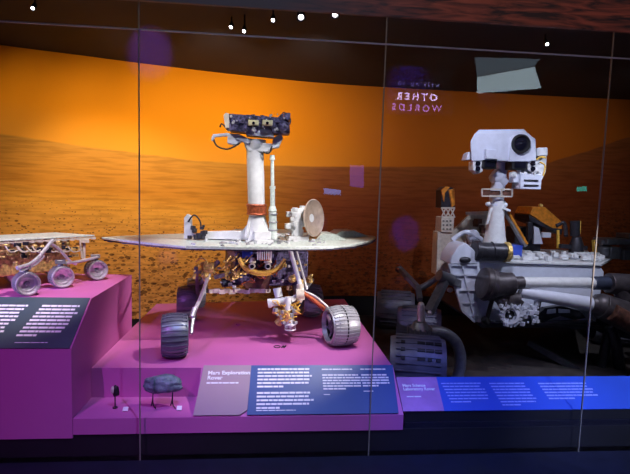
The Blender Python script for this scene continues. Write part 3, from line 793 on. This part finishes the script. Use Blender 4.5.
# dark mark of a ring and bars, lying on the platform under the tool turret
q = PZ(280, 347, ZP); b = B()
b.ring((q.x-.02, q.y, ZP+.003), (0, 0, 1), .022, .003, 20, 5); b.box((q.x+.018, q.y, ZP+.003), (.008, .05, .004), -.3); b.box((q.x+.034, q.y, ZP+.003), (.008, .05, .004), -.3); b.box((q.x+.026, q.y, ZP+.003), (.03, .007, .004))
o = obj('floor_mark', b, 'black'); tag(o, 'small black mark on the magenta platform below the instrument arm', 'emblem')
b = B().cyl(PZ(238, 325, ZP), PZ(238, 325, ZP)+Vector((0, 0, .012)), .018, n=18)
tag(obj('floor_button', b, 'pink'), 'small round magenta stud on the low platform between wheel and instrument arm', 'stud')

# ------------------------------------------------------------------ small rover
soj = thing('micro_rover', (-1.55, .7, ZS), 'smallest six-wheeled rover with a flat top, on the tall platform', 'rover')
def drum(parent, c, ax, rad, w):
    c = Vector(c); ax = Vector(ax).normalized(); b = B()
    b.lathe([(-w/2, 0), (-w/2, rad*.8), (-w/2, rad), (w/2-.006, rad), (w/2, rad*1.0), (w/2, rad*.90), (w/2-.010, rad*.86), (w/2-.018, rad*.80), (w/2-.020, rad*.62), (w/2-.028, rad*.58), (w/2-.032, rad*.35), (w/2-.034, rad*.2), (w/2-.034, 0)], c, ax, 40)
    q = ax.to_track_quat('Z', 'Y').to_matrix()
    o = obj('wheel', b, 'spun', parent)
    t_ = B().lathe([(-w/2+.004, rad*1.005), (-w/2+.006, rad*1.03), (w/2-.022, rad*1.03), (w/2-.020, rad*1.005)], c, ax, 40)
    for k in range(28):
        a = 2*math.pi*k/28
        m_ = Matrix.Translation(c + q @ Vector((rad*1.04*math.cos(a), rad*1.04*math.sin(a), -.006))) @ (q @ Matrix.Rotation(a, 3, 'Z')).to_4x4() @ Matrix.Diagonal((.006, .004, w-.03, 1))
        bmesh.ops.create_cube(t_.bm, size=1, matrix=m_)
    obj('tread', t_, 'dull', o)
    h = B().lathe([(0, rad*.26), (.006, rad*.2), (.008, 0)], c+ax*(w/2-.034), ax, 16); obj('hub', h, 'dull', o)
    return o
sr = .066
def sc(px, py):   # wheel centre so that it rests on the platform
    q = PZ(px, py, ZS+sr*1.10); return Vector((q.x, q.y, ZS+sr*1.10))
w1, w2, w3 = sc(29, 284.5), sc(64, 277.5), sc(99, 270.5)
axw = (w3-w1).normalized(); side = Vector((axw.y, -axw.x, 0)).normalized()
axis = Vector((.66, -.75, 0)).normalized()
for c in (w1, w2, w3): drum(soj, c-axis*.05, axis, sr, .095)
off = -side*.40
for c in (w1, w2, w3): drum(soj, c+off, -axis, sr, .095)
def SJ(px, py, d=0):   # a point in the vertical plane of the near wheels, d metres further in
    dr = P(px, py, 1)-CAM; n = Vector((side.x, side.y, 0)); o_ = w1 - n*d
    return CAM + dr*((o_-CAM).dot(n)/dr.dot(n))
b = B()
b.tube([SJ(17, 268, .03), SJ(30, 264, .03), SJ(39, 257, .03), SJ(48, 246, .03), SJ(53, 240, .03)], .012, 8)
b.tube([SJ(20, 271, .03), SJ(34, 265, .03), SJ(44, 256, .03)], .008, 8)
b.tube([SJ(51, 243, .03), SJ(60, 250, .03), SJ(70, 261, .03), SJ(76, 264, .03)], .009, 8)
b.tube([SJ(66, 263, .03), SJ(76, 262, .03), SJ(90, 259, .03), SJ(99, 257, .03)], .010, 8)
obj('rocker_arm', b, 'steel', soj)
b = B()
for c in (w1, w2, w3): b.cyl(c-axis*.06+Vector((0, 0, .0)), c-axis*.06+Vector((0, 0, .10)), .016, n=12); b.box(c-axis*.06+Vector((0, 0, .095)), (.06, .05, .025), .4)
obj('steering_bracket', b, 'dull', soj, bev=.002)
A_ = SJ(97, 236.5, 0); zt = A_.z; B_ = PZ(0, 242, zt); B_ = A_+(B_-A_)*1.25
obj('solar_deck', B().ext([A_-side*.02, B_-side*.02, B_-side*.36, A_-side*.36], (0, 0, .010)), 'mint', soj, bev=.002)
b = B()
for k in range(16):
    t_ = k/15; q = A_.lerp(B_, t_)-side*.03; b.box((q.x, q.y, zt-.012), (.03, .02, .016), .3)
b.bar(A_-side*.03-Vector((0, 0, .01)), B_-side*.03-Vector((0, 0, .01)), .010, .010)
objs('deck_clip', b, 'cream', soj)
b = B()
c0, c1 = A_.lerp(B_, .14)-side*.10, A_.lerp(B_, .9)-side*.10
b.ext([(c0.x, c0.y, zt-.02), (c1.x, c1.y, zt-.02), (c1.x, c1.y, ZS+.085), (c0.x, c0.y, ZS+.085)], -side*.2)
obj('warm_box', b, 'gold', soj, bev=.01)
b = B()
for k in range(30):
    q = SJ(rnd.uniform(0, 84), rnd.uniform(243, 264), .07); b.box(q, (rnd.uniform(.012, .05), .025, rnd.uniform(.01, .03)), .4)
objs('insulation_patch', b, 'gold', soj, bev=.003)
b = B()
for k in range(16):
    q = SJ(rnd.uniform(2, 88), rnd.uniform(243, 258), .055); b.box(q, (rnd.uniform(.012, .04), .02, rnd.uniform(.01, .025)), .4)
b.box(SJ(44, 250, .05), (.08, .03, .035), .4)
objs('electronics_box', b, 'dark', soj, bev=.002)
b = B()
for k in range(10):
    x0 = rnd.uniform(2, 80); b.tube([SJ(x0, 246, .05), SJ(x0+6, 252, .03), SJ(x0+14, 250, .05)], .004, 6)
b.cyl(SJ(84, 239, .05), SJ(84, 260, .05), .010, n=10); b.cyl(SJ(80, 240, .05), SJ(82, 258, .05), .006, n=10); b.box(SJ(85, 241, .04), (.05, .04, .02), .4)
obj('wiring', b, 'cream', soj)

# ------------------------------------------------------------------ large rover
cur = thing('science_rover', (2.0, 1.6, 0), 'largest rover, white boxy camera head on a mast, behind the blue label strip', 'rover')
yh = 1.18
b = B()
b.ext([P(471.5, 161, yh), P(470.5, 141, yh), P(475, 133, yh), P(528, 133, yh), P(535.5, 139, yh), P(536.5, 161, yh)], (.15, .36, 0))
b.ext([P(475, 133.2, yh), P(479, 129.5, yh+.02), P(524, 129, yh+.02), P(528, 133.2, yh)], (.14, .34, 0))
obj('camera_head', b, 'whiteblue', cur, bev=.006)
b = B(); b.ext([P(509, 161.5, yh-.012), P(510, 140, yh-.012), P(514, 134.5, yh-.012), P(527, 134.5, yh-.012), P(531, 141, yh-.012), P(531.5, 161.5, yh-.012)], (0, .02, 0))
b.ext([P(466, 160, yh+.05), P(468, 153, yh+.05), P(472, 151, yh+.05), P(472, 160, yh+.05)], (0, .1, 0))
b.box(P(490, 153.5, yh-.02), (.085, .05, .062)); b.box(P(491, 158, yh-.02), (.10, .05, .02))
obj('head_face_plates', b, 'whiteblue', cur, bev=.004)
c = P(520.5, 144, yh-.014)
o = obj('main_lens', B().lathe([(0, .078), (.022, .074), (.022, .062), (.006, .056), (.006, 0)], c, (0, -1, 0), 32), 'rubber', cur, label='large round dark lens')
obj('glass', B().lathe([(0, .055), (.008, .04), (.012, 0)], c+Vector((0, -.007, 0)), (0, -1, 0), 24), 'lens', o)
for (x0, x1, y0, y1) in ((482.5, 496.5, 159.5, 169), (512.5, 527.5, 159.5, 170)):
    a = P(x0, y0, yh); d = P(x1, y1, yh)
    o = obj('mast_camera', B().bx(a.x, d.x, yh-.0, yh+.12, d.z, a.z), 'rubber', cur, bev=.004)
    obj('glass', B().box(((a.x+d.x)/2, yh-.003, (a.z+d.z)/2), ((d.x-a.x)*.7, .01, (a.z-d.z)*.6)), 'lens', o)
for (x, ) in ((478,), (533,)):
    b = B(); b.ext([P(x-5, 161, yh+.01), P(x+5, 161, yh+.01), P(x+5, 171, yh+.01), P(x, 174, yh+.01), P(x-5, 170, yh+.01)], (0, .09, 0))
    o = obj('navigation_camera', b, 'white', cur, bev=.004)
    b = B()
    for y in (163.5, 168.8): b.cyl(P(x, y, yh+.012), P(x, y, yh-.01), .019, n=16)
    obj('lens', b, 'lens', o)
b = B()
b.ext([P(536.5, 148, 1.30), P(541, 150, 1.30), P(547, 156, 1.30), P(546, 172, 1.30), P(541, 182, 1.30), P(534, 180, 1.30)], (0, .25, 0))
b.cyl(P(541, 148, 1.28), P(541, 156, 1.28), .05, n=16)
for k in range(12): b.box(P(rnd.uniform(512, 543), rnd.uniform(168, 176), 1.22), (rnd.uniform(.02, .04),)*3, rnd.random())
obj('side_instrument', b, 'white', cur, bev=.005)
b = B(); b.tube([P(540, 162, 1.24), P(545, 166, 1.24), P(543, 176, 1.24)], .007, 8); b.tube([P(536, 160, 1.25), P(541, 157, 1.24), P(546, 158, 1.24)], .007, 8)
obj('cable', b, 'yellow', cur)
a = P(521, 173.5, 1.2); d = P(541, 189.5, 1.2)
o = obj('vented_box', B().bx(a.x, d.x, 1.2, 1.34, d.z, a.z).bx(a.x-.05, a.x, 1.22, 1.3, d.z+.05, a.z), 'whiteblue', cur, bev=.004)
b = B()
for y in (179.5, 184.5): e = P(524, y, 1.2); g = P(538, y+1.8, 1.2); b.bx(e.x, g.x, 1.192, 1.205, g.z, e.z)
objs('vent_slot', b, 'rubber', o)
# mast
b = B()
b.cyl(P(503, 160, 1.36), P(500, 176, 1.36), .055, .050, 20); b.ball(P(498, 178, 1.36), .075, 2, (1, 1, .8)); b.cyl(P(499, 176, 1.36), P(496, 206, 1.36), .055, .062, 20)
b.cyl(P(494, 172, 1.33), P(505, 184, 1.33), .04, n=14)
obj('mast_neck', b, 'whiteblue', cur, bev=.003)
b = B()
b.lathe([(0, .0), (0, .098), (.06, .085), (.22, .065), (.36, .066), (.36, 0)], P(494.5, 243, 1.36), P(497, 205, 1.36)-P(494.5, 243, 1.36), 14)
b.ball(P(488, 204, 1.32), .022, 2); b.ball(P(505, 205, 1.32), .022, 2); b.bar(P(503, 208, 1.3), P(510, 211, 1.3), .02, .02); b.bar(P(487, 224, 1.3), P(491, 208, 1.3), .02, .02)
obj('mast_tube', b, 'white', cur, bev=.003)
b = B(); fr_ = [(482, 189), (512, 189.5), (512, 196.5), (482, 196)]
for i in range(4): b.bar(P(*fr_[i], 1.27), P(*fr_[(i+1) % 4], 1.27), .011, .011)
b.bar(P(501.5, 189, 1.27), P(501.5, 196, 1.27), .011, .011)
obj('rectangular_frame', b, 'cream', cur)
b = B(); b.ext([P(484, 190.5, 1.28), P(500, 190.7, 1.28), P(500, 195.2, 1.28), P(484, 195, 1.28)], (0, .01, 0)); b.ext([P(503, 190.7, 1.28), P(510.5, 190.7, 1.28), P(510.5, 195.4, 1.28), P(503, 195.2, 1.28)], (0, .01, 0))
obj('frame_infill', b, 'darkbrown', cur)
# hull
yc = 1.32
hull = [P(452, 262, yc), P(600, 266, yc), P(604, 272, yc), P(596, 322, yc), P(480, 323, yc), P(475, 321, yc), P(465, 311, yc)]
b = B(); b.ext(hull, (.72, 1.2, 0)); obj('hull', b, 'whiteblue', cur, bev=.008)
b = B()
b.ext([P(449, 264, 1.26), P(478, 262, 1.26), P(480, 322, 1.26), P(474, 322, 1.26), P(463, 311, 1.26)], (0, .06, 0)); 
for x in (464,): b.bar(P(x-2, 263, 1.25), P(x+10, 318, 1.25), .012, .012)
for y, xa_, xb_ in ((265, 450, 479), (275, 452, 479), (290, 456, 479), (303, 460, 480), (316, 469, 480)): b.bar(P(xa_, y, 1.25), P(xb_, y, 1.25), .012, .014)
b.bar(P(478, 262, 1.25), P(479.5, 322, 1.25), .014, .02); b.bar(P(449, 264, 1.25), P(463, 311, 1.25), .014, .02); b.bar(P(463, 311, 1.25), P(475, 322, 1.25), .014, .02)
obj('corner_frame', b, 'whiteblue', cur)
b = B(); b.ext([P(450, 264, 1.24), P(452, 256, 1.24), P(459, 246, 1.26), P(466, 243, 1.28), P(474, 250, 1.26), P(479, 258, 1.24), P(479, 264, 1.24)], (0, .25, 0))
obj('shoulder_cover', b, 'whiteblue', cur, bev=.006)
obj('shoulder_socket', B().ball(P(465, 260, 1.24), .05, 2, (1, .5, .55)), 'dark', cur)
# deck top equipment
b = B(); b.ext([P(478, 262.5, 1.3), P(602, 266, 1.3), P(612, 260, 2.0), P(600, 256, 2.5), P(480, 250, 2.5)], (0, 0, .02)); obj('deck', b, 'white', cur, bev=.003)
b = B()
for k in range(60):
    x = rnd.uniform(512, 602); Y_ = rnd.uniform(1.4, 1.9); q = P(x, rnd.uniform(258, 263), Y_); b.box((q.x, Y_, .935), (rnd.uniform(.02, .08), .05, rnd.uniform(.015, .045)), rnd.uniform(-.3, .3))
objs('deck_fitting', b, 'white', cur, bev=.003)
b = B(); b.cyl(P(479, 251, 1.28), P(504, 252, 1.28), .075, n=26); b.cyl(P(474, 250.5, 1.28), P(479, 251, 1.28), .085, n=26); b.cyl(P(491, 251, 1.28), P(492, 251, 1.28), .08, n=26)
obj('drive_motor', b, 'dark', cur, bev=.004)
obj('motor_cap', B().cyl(P(504, 252, 1.28), P(508.5, 252, 1.28), .085, n=26).cyl(P(508.5, 252, 1.28), P(510, 252, 1.28), .05, n=20), 'gold', cur, bev=.004, label='golden ribbed motor end')
b = B(); a = P(511, 245, 1.5); d = P(522, 257, 1.5); b.bx(a.x, d.x, 1.5, 1.62, d.z, a.z); obj('blue_box', b, 'blue', cur, bev=.004, label='small bright blue box')
b = B(); b.bar(P(505, 211, 1.5), P(525, 246, 1.5), .05, .03); obj('diagonal_brace', b, 'dull', cur)
b = B(); b.bar(P(508, 212, 1.48), P(527, 244, 1.48), .02, .02); obj('orange_strip', b, 'orange', cur, label='orange edge strip')
b = B(); b.bar(P(466, 213.5, 1.7), P(507, 212, 1.6), .03, .03); b.ext([P(452, 232, 1.9), P(470, 214, 1.9), P(500, 214, 1.9), P(500, 252, 1.9), P(452, 262, 1.9)], (0, .03, 0))
obj('back_shield', b, 'cream', cur)
b = B()
for k in range(12): b.box(P(rnd.uniform(468, 492), rnd.uniform(220, 246), 1.85), (rnd.uniform(.03, .08), .05, rnd.uniform(.03, .08)), rnd.random())
for k in range(6): b.tube([P(450+k*5, 252, 1.5), P(453+k*5, 244+rnd.uniform(-3, 3), 1.5), P(458+k*5, 250, 1.5)], .008, 6)
obj('rear_equipment', b, 'darkbrown', cur, bev=.004)
b = B(); b.cyl(P(472, 232, 1.6), P(476, 256, 1.55), .05, n=16); b.ball(P(473, 236, 1.55), .06, 2); b.tube([P(452, 240, 1.5), P(466, 232, 1.5), P(482, 240, 1.5), P(486, 252, 1.5)], .02, 8)
obj('rear_cover', b, 'whiteblue', cur)
# left tower
yt = 1.7
b = B(); b.ext([P(436, 275, yt), P(438, 232, yt), P(452, 232, yt), P(453, 275, yt)], (0, .14, 0)); b.bx(P(441, 218, yt).x, P(453.5, 218, yt).x, yt-.02, yt+.14, P(447, 232, yt).z, P(447, 217, yt).z)
o = obj('antenna_tower', b, 'cream', cur, bev=.005)
b = B()
for y in (221, 225, 229):
    for x in (443.5, 447, 450.5): b.box(P(x, y, yt-.025), (.014, .012, .010))
objs('vent_slot', b, 'rubber', o)
b = B()
for i in range(3):
    x0 = 441.5+i*4.4; b.bar(P(x0, 208, yt), P(x0+4.4, 217, yt), .010, .010); b.bar(P(x0+4.4, 208, yt), P(x0, 217, yt), .010, .010)
b.bar(P(441, 208, yt), P(455, 208, yt), .014, .014); b.bar(P(441, 217, yt), P(455, 217, yt), .014, .014)
obj('lattice', b, 'cream', o)
b = B(); b.ext([P(441, 208, yt+.02), P(441.5, 190, yt+.02), P(446, 186.5, yt+.02), P(454.5, 188, yt+.02), P(455, 208, yt+.02)], (0, .15, 0)); obj('antenna_block', b, 'dark', o, bev=.004)
b = B(); b.ext([P(441.5, 190, yt), P(446, 186.5, yt), P(450, 187, yt), P(445, 193, yt), P(444, 202, yt)], (0, .02, 0)); b.ext([P(449, 190, yt), P(454.5, 188.5, yt), P(455, 205, yt), P(452, 207, yt)], (0, .02, 0))
obj('orange_flap', b, 'orange', o, label='orange foil strips')
# rear generator and posts
yg = 2.0
b = B(); b.ext([P(530, 214, yg), P(533, 207, yg), P(545, 207, yg), P(562, 222, yg), P(562, 229, yg), P(552, 229, yg)], (0, .3, 0)); obj('orange_hood', b, 'orange', cur, bev=.004, label='orange top of the rear unit')
b = B(); b.ext([P(529, 215, yg-.01), P(553, 228, yg-.01), P(563, 229, yg-.01), P(562, 235, yg-.01), P(530, 221, yg-.01)], (0, .3, 0)); b.bx(P(534, 1, 2.05).x, P(562, 1, 2.05).x, 2.1, 2.3, .88, P(540, 228, 2.05).z)
b.ext([P(528, 222, yg-.02), P(533, 222, yg-.02), P(533, 236, yg-.02), P(528, 244, yg-.02)], (0, .04, 0)); obj('rear_unit', b, 'dark', cur, bev=.005)
b = B(); b.ext([P(534, 226, 1.97), P(539, 228, 1.97), P(543, 244, 1.97), P(534, 244, 1.97)], (0, .03, 0)); b.box(P(546, 235, 1.97), (.09, .03, .05)); obj('rear_panel', b, 'whiteblue', cur, bev=.003)
b = B(); b.cyl(P(540, 214, 2.05), P(540.5, 207, 2.05), .035, .02, 12); b.ball(P(540.5, 206, 2.05), .025, 2); obj('finial', b, 'gold', cur)
b = B(); b.cyl(P(575, 236, 1.9), P(575, 221, 1.9), .045, n=20); b.lathe([(0, .075), (.12, .065), (.2, .04), (.2, 0)], P(576, 257, 1.9), (-.05, 0, 1), 18)
b.bar(P(560, 246, 1.9), P(586, 248, 1.9), .05, .04); b.tube([P(556, 226, 2.0), P(564, 223, 2.0), P(566, 236, 1.9)], .02, 8)
obj('low_gain_antenna', b, 'dark', cur, bev=.003)
b = B(); b.bar(P(580, 221, 1.88), P(579.5, 234, 1.88), .014, .014); b.bar(P(558, 230, 1.95), P(558, 248, 1.95), .02, .02); b.bar(P(594, 240, 1.9), P(595, 256, 1.9), .03, .03); obj('yellow_strip', b, 'yellow', cur, label='yellow edge strip')
b = B()
for (x, y, w_, h_) in ((612, 241, .28, .06), (608, 252, .12, .12), (622, 254, .14, .10), (636, 248, .22, .16), (630, 236, .16, .05)): b.box(P(x, y, 2.0), (w_, .2, h_), .1)
b.cyl(P(600, 243, 1.95), P(640, 241, 1.95), .03, n=14); b.cyl(P(604, 256, 1.9), P(604, 247, 1.9), .05, n=14)
obj('power_source', b, 'gray', cur, bev=.008)
# robotic arm
yA = 1.12
b = B(); b.cyl(P(482, 283, yA), P(492, 285, yA), .13, n=28); b.cyl(P(492, 285, yA), P(513, 283, yA), .105, .085, 28); b.cyl(P(486, 284, yA-.0), P(488, 284.5, yA), .138, n=28)
b.tube([P(488, 288, yA), P(500, 298, yA), P(506, 308, yA)], .05, 12); b.cyl(P(511, 283, yA), P(523, 282.5, yA), .052, n=22)
b.bar(P(505, 292, yA), P(520, 304, yA), .08, .06); b.cyl(P(506, 298, yA), P(518, 300, yA), .06, n=18)
obj('arm_shoulder', b, 'armdark', cur, bev=.006)
obj('arm_strut', B().cyl(P(492, 300, 1.1), P(486, 322, 1.14), .017, n=10).cyl(P(484, 318, 1.14), P(488, 323, 1.14), .03, n=12), 'rubber', cur)
obj('arm_tube', B().cyl(P(522, 282.5, yA), P(595, 283, yA+.0), .045, n=26), 'white', cur)
obj('arm_tube', B().cyl(P(520, 292, yA), P(590, 304, yA-.05), .043, .060, 26), 'whiteblue', cur)
b = B(); b.cyl(P(593, 283, yA), P(608, 283, yA), .056, n=22); obj('elbow_collar', b, 'bluesheen', cur, bev=.004)
b = B(); b.cyl(P(608, 283, yA), P(645, 287, yA), .085, .10, 22); b.cyl(P(590, 304, yA-.05), P(602, 306, yA-.05), .055, .10, 20); b.cyl(P(601, 306, yA-.06), P(640, 322, yA-.10), .105, .13, 24); b.ball(P(602, 306, yA-.05), .105, 2)
b.cyl(P(618, 283, yA-.02), P(624, 300, yA-.02), .06, n=18)
obj('arm_elbow', b, 'armdark', cur, bev=.006)
b = B(); b.cyl(P(612, 312, yA-.16), P(645, 330, yA-.2), .07, n=20); obj('elbow_motor', b, 'darkbrown', cur, bev=.004)
b = B(); b.lathe([(-.02, .05), (-.02, .075), (.02, .075), (.02, .05), (-.02, .05)], P(510, 315, 1.08), (-.5, -1, .3), 28)
for k in range(16):
    a = 2*math.pi*k/16; c = P(510, 315, 1.08)+Vector((.08*math.cos(a), -.02, .08*math.sin(a))); b.box(c, (.028, .03, .014), 0, Matrix.Rotation(a, 3, 'Y'))
for k in range(46): b.box(P(rnd.uniform(500, 538), rnd.uniform(303, 324), 1.06+.06*rnd.random()), (rnd.uniform(.012, .04),)*3, rnd.random())
obj('sampling_ring', b, 'whiteblue', cur)
b = B(); b.ball(P(510, 315, 1.09), .04, 2, (1, .4, 1)); b.ext([P(535, 318, 1.2), P(545, 308, 1.2), P(562, 306, 1.2), P(580, 311, 1.2), P(586, 318, 1.2), P(575, 320, 1.2), P(560, 316, 1.2), P(545, 321, 1.2)], (0, .05, 0))
b.bar(P(536, 320, 1.22), P(540, 300, 1.22), .02, .02)
obj('front_fittings', b, 'dark', cur)
b = B(); b.ext([P(548, 310, 1.19), P(556, 309, 1.19), P(556, 313, 1.19), P(547, 314, 1.19)], (0, .01, 0)); b.ext([P(559, 309, 1.19), P(570, 310, 1.19), P(570, 313, 1.19), P(559, 313, 1.19)], (0, .01, 0)); objs('fitting_plate', b, 'whiteblue', cur)
b = B(); b.ext([P(478, 323, 1.25), P(597, 322, 1.25), P(600, 328, 1.25), P(482, 328, 1.25)], (0, 1.2, 0)); b.bar(P(515, 322, 1.2), P(600, 327, 1.2), .03, .02); obj('belly_pan', b, 'dark', cur, bev=.004)
# wheels of the large rover
def big_wheel(c, yaw, slots=True):
    rad, w = .20, .40; c = Vector(c); ax = Matrix.Rotation(yaw, 3, 'Z') @ Vector((1, 0, 0)); n = 10; prof = []
    for i in range(n+1):
        t = -w/2+w*i/n; s_ = abs(t)/(w/2); prof.append((t, rad*(1-.10*s_**3)))
    b = B(); b.lathe([(-w/2+.03, rad*.80), (-w/2, rad*.86)]+prof+[(w/2, rad*.86), (w/2-.03, rad*.80)], c, ax, 56)
    q = ax.to_track_quat('Z', 'Y').to_matrix()
    for k in range(24):
        a = 2*math.pi*k/24
        m_ = Matrix.Translation(c + q @ Vector((rad*math.cos(a), rad*math.sin(a), 0))) @ (q @ Matrix.Rotation(a, 3, 'Z')).to_4x4() @ Matrix.Diagonal((.012, .008, w*.8, 1))
        bmesh.ops.create_cube(b.bm, size=1, matrix=m_)
    o = obj('wheel', b, 'bigwheel', cur)
    h = B(); h.lathe([(-w*.4, 0), (-w*.4, .07), (-w*.1, .08), (-w*.08, rad*.82), (w*.08, rad*.82), (w*.1, .08), (w*.4, .07), (w*.4, 0)], c, ax, 24); obj('hub', h, 'dark', o)
    if slots:
        d = B()
        for a, row in ((62, ((-.11, .03), (.02, .055), (.08, .055), (.14, .05))), (44, ((-.11, .03), (.02, .055), (.08, .055), (.14, .05))), (26, ((-.11, .03), (.02, .055), (.08, .03), (.14, .03)))):
            for t, ww in row:
                rr = rad*1.0
                # angle measured from the front horizontal upwards
                v = Vector((0, -math.cos(R(a)), math.sin(R(a)))); v.rotate(Matrix.Rotation(yaw, 3, 'Z'))
                p = c + ax*t + v*rr; zax = v; xax = ax; yax = zax.cross(xax)
                m3_ = Matrix((xax, yax, zax)).transposed().to_4x4()
                bmesh.ops.create_cube(d.bm, size=1, matrix=Matrix.Translation(p) @ m3_ @ Matrix.Diagonal((ww, .024, .012, 1)))
        objs('tread_slot', d, 'rubber', o)
    return o
cw = P(417, 372, .80); big_wheel((P(416.5, 362, .86).x, .86, .204), R(-14))
cm = P(394, 310, 2.55); big_wheel((cm.x, 2.5, .204), R(-14), False)
for x, y in ((3.5, 1.3), (3.5, 1.95), (3.4, 2.55), (1.42, 1.8)): big_wheel((x, y, .204), R(-18), False)
b = B()   # curved bracket round the inner side of the front wheel
br = [(418, 333), (430, 331), (444, 333), (455, 341), (460, 354), (460, 368), (456, 382)]
b.tube([P(x, y, 1.02) for x, y in br], .045, 14)
obj('wheel_bracket', b, 'gray', cur)
b = B(); b.lathe([(0, .075), (.03, .085), (.06, .085), (.08, .065), (.115, .045), (.115, 0)], P(419.5, 336, 1.0), (0, 0, 1), 24)
for k in range(14):
    a = 2*math.pi*k/14; b.box(P(419.5, 329, 1.0)+Vector((.09*math.cos(a), .09*math.sin(a), -.01)), (.012, .012, .06))
obj('steering_gear', b, 'gray', cur)
b = B(); b.cyl(P(421, 321, 1.0), P(421, 306, 1.0), .030, .028, 18); b.ball(P(421, 305, 1.0), .026, 2); b.ball(P(429.5, 313, 1.0), .022, 2); obj('steering_motor', b, 'steel', cur, label='shiny upright steering motor')
b = B(); J = P(447, 279, 1.2)
b.bar(P(429, 312, 1.03), P(445, 280, 1.18), .065, .05); b.cyl(P(439, 275, 1.16), P(452, 280, 1.2), .045, n=16); b.bar(J, P(458, 284, 1.3), .08, .06)
b.tube([P(441, 275, 1.2), P(428, 284, 1.25), P(418, 289, 1.25)], .026, 10, 3); b.bar(P(418, 288, 1.3), P(400, 269, 1.7), .04, .04); b.bar(P(418, 287, 1.25), P(420, 300, 1.1), .04, .04)
b.ball(P(399, 269, 1.7), .035, 2)
obj('rocker_arm', b, 'gray', cur)
b = B(); b.cyl(P(398.5, 272, 1.7), P(398.5, 264, 1.7), .022, .018, 12); b.cyl(P(396, 269, 1.68), P(402, 269, 1.68), .014, n=10); obj('pivot_pin', b, 'copper', cur, label='copper-coloured pivot pin')
b = B(); b.tube([P(610, 326, 1.2), P(616, 345, 1.2), P(622, 385, 1.3)], .045, 12, 3); b.bar(P(528, 342, 1.5), P(592, 378, 1.2), .05, .05); b.bar(P(600, 326, 1.3), P(640, 335, 1.3), .12, .1); b.tube([P(600, 375, 1.3), P(606, 345, 1.3), P(610, 328, 1.25)], .04, 10, 3)
obj('rocker_arm', b, 'dark', cur)
b = B(); b.ball(P(450, 290, 1.36), .028, 2, (1, .6, .8)); obj('white_cap', b, 'white', cur)

# ------------------------------------------------------------------ the dark room opposite, seen mirrored in the glass
def mir(px, py, Yv): q = P(px, py, Yv); return Vector((q.x, -q.y, q.z))
TM = lambda v: Matrix.Translation(v) @ Matrix.Rotation(math.pi, 4, 'Z') @ Matrix.Rotation(math.pi/2, 4, 'X')
q = mir(408, 92, 5.1)
tag(obj('glow_board', B().bx(q.x-.75, q.x+.75, q.y-.06, q.y, q.z-.35, q.z+.40), 'roomwall', smooth=False), 'grey board added behind the lit lettering to catch a violet spot, mirrored in the glass', 'board')  # added board that catches the violet spot for the mirrored glow
spot(q+Vector((0, .9, .9)), q+Vector((0, 0, .12)), 420, (.12, .05, 1), 40, 1, .02)  # added violet spot that gives the board its glow
for px, py, w, an, col in ((150, 50, 1100, 30, (.30, .08, 1)), (168, 258, 420, 14, (.35, .12, 1)), (405, 232, 700, 22, (.16, .05, 1)), (318, 222, 420, 14, (.16, .06, 1)), (492, 92, 60, 24, (.2, .2, 1))):
    v = mir(px, py, 7.0); spot(v+Vector((0, 1.6, .9)), v, w*2, col, an, .8, .02)  # added violet spots; their pools on the wall stand in for mirrored figures
t = thing('wall_sign', mir(415, 97, 5.0), 'lit sign reading walking on OTHER WORLDS, seen mirrored in the glass', 'sign')
b = B(); textb(b, 'OTHER', TM(mir(417, 100, 5.0)), .150, .003); obj('lettering', b, 'signw', t)
b = B(); textb(b, 'WORLDS', TM(mir(416.5, 111, 5.0)), .145, .002); obj('lettering', b, 'signp', t)
b = B(); textb(b, 'walking on', TM(mir(419, 86, 5.0)), .10); obj('lettering', b, 'signd', t)
def panel(name, pts, Yv, mat, label, cat):
    q = [mir(x, y, Yv) for x, y in pts]
    o = obj(name, B().ext(q, (0, -.04, 0)), mat, None, smooth=False); return tag(o, label, cat)
panel('light_box', [(478, 77), (535, 67), (541, 88), (478, 93)], 4.5, 'screenhi', 'slanted bright panel mirrored in the upper glass over the large rover', 'light')
panel('light_box', [(476, 57), (540, 59), (535, 66), (478, 76)], 4.5, 'screen', 'grey-blue panel above the bright slanted one, mirrored in the glass', 'light')
panel('glow_panel', [(350, 165), (364, 165), (364, 188), (350, 186)], 5.5, 'glowp', 'narrow violet glow panel added to be mirrored beside the middle glass seam', 'screen')  # added glowing panel for a violet patch in the glass
panel('glow_panel', [(324, 188), (341, 190), (341, 195), (324, 194)], 5.5, 'glowc', 'small blue glow panel added to be mirrored above the dish antenna', 'screen')  # added glowing panel for a blue strip in the glass
panel('exit_lamp', [(578, 186.5), (587, 186.5), (587, 191.5), (578, 191.5)], 5.5, 'screeng', 'small green lamp mirrored above the rear of the large rover', 'lamp')
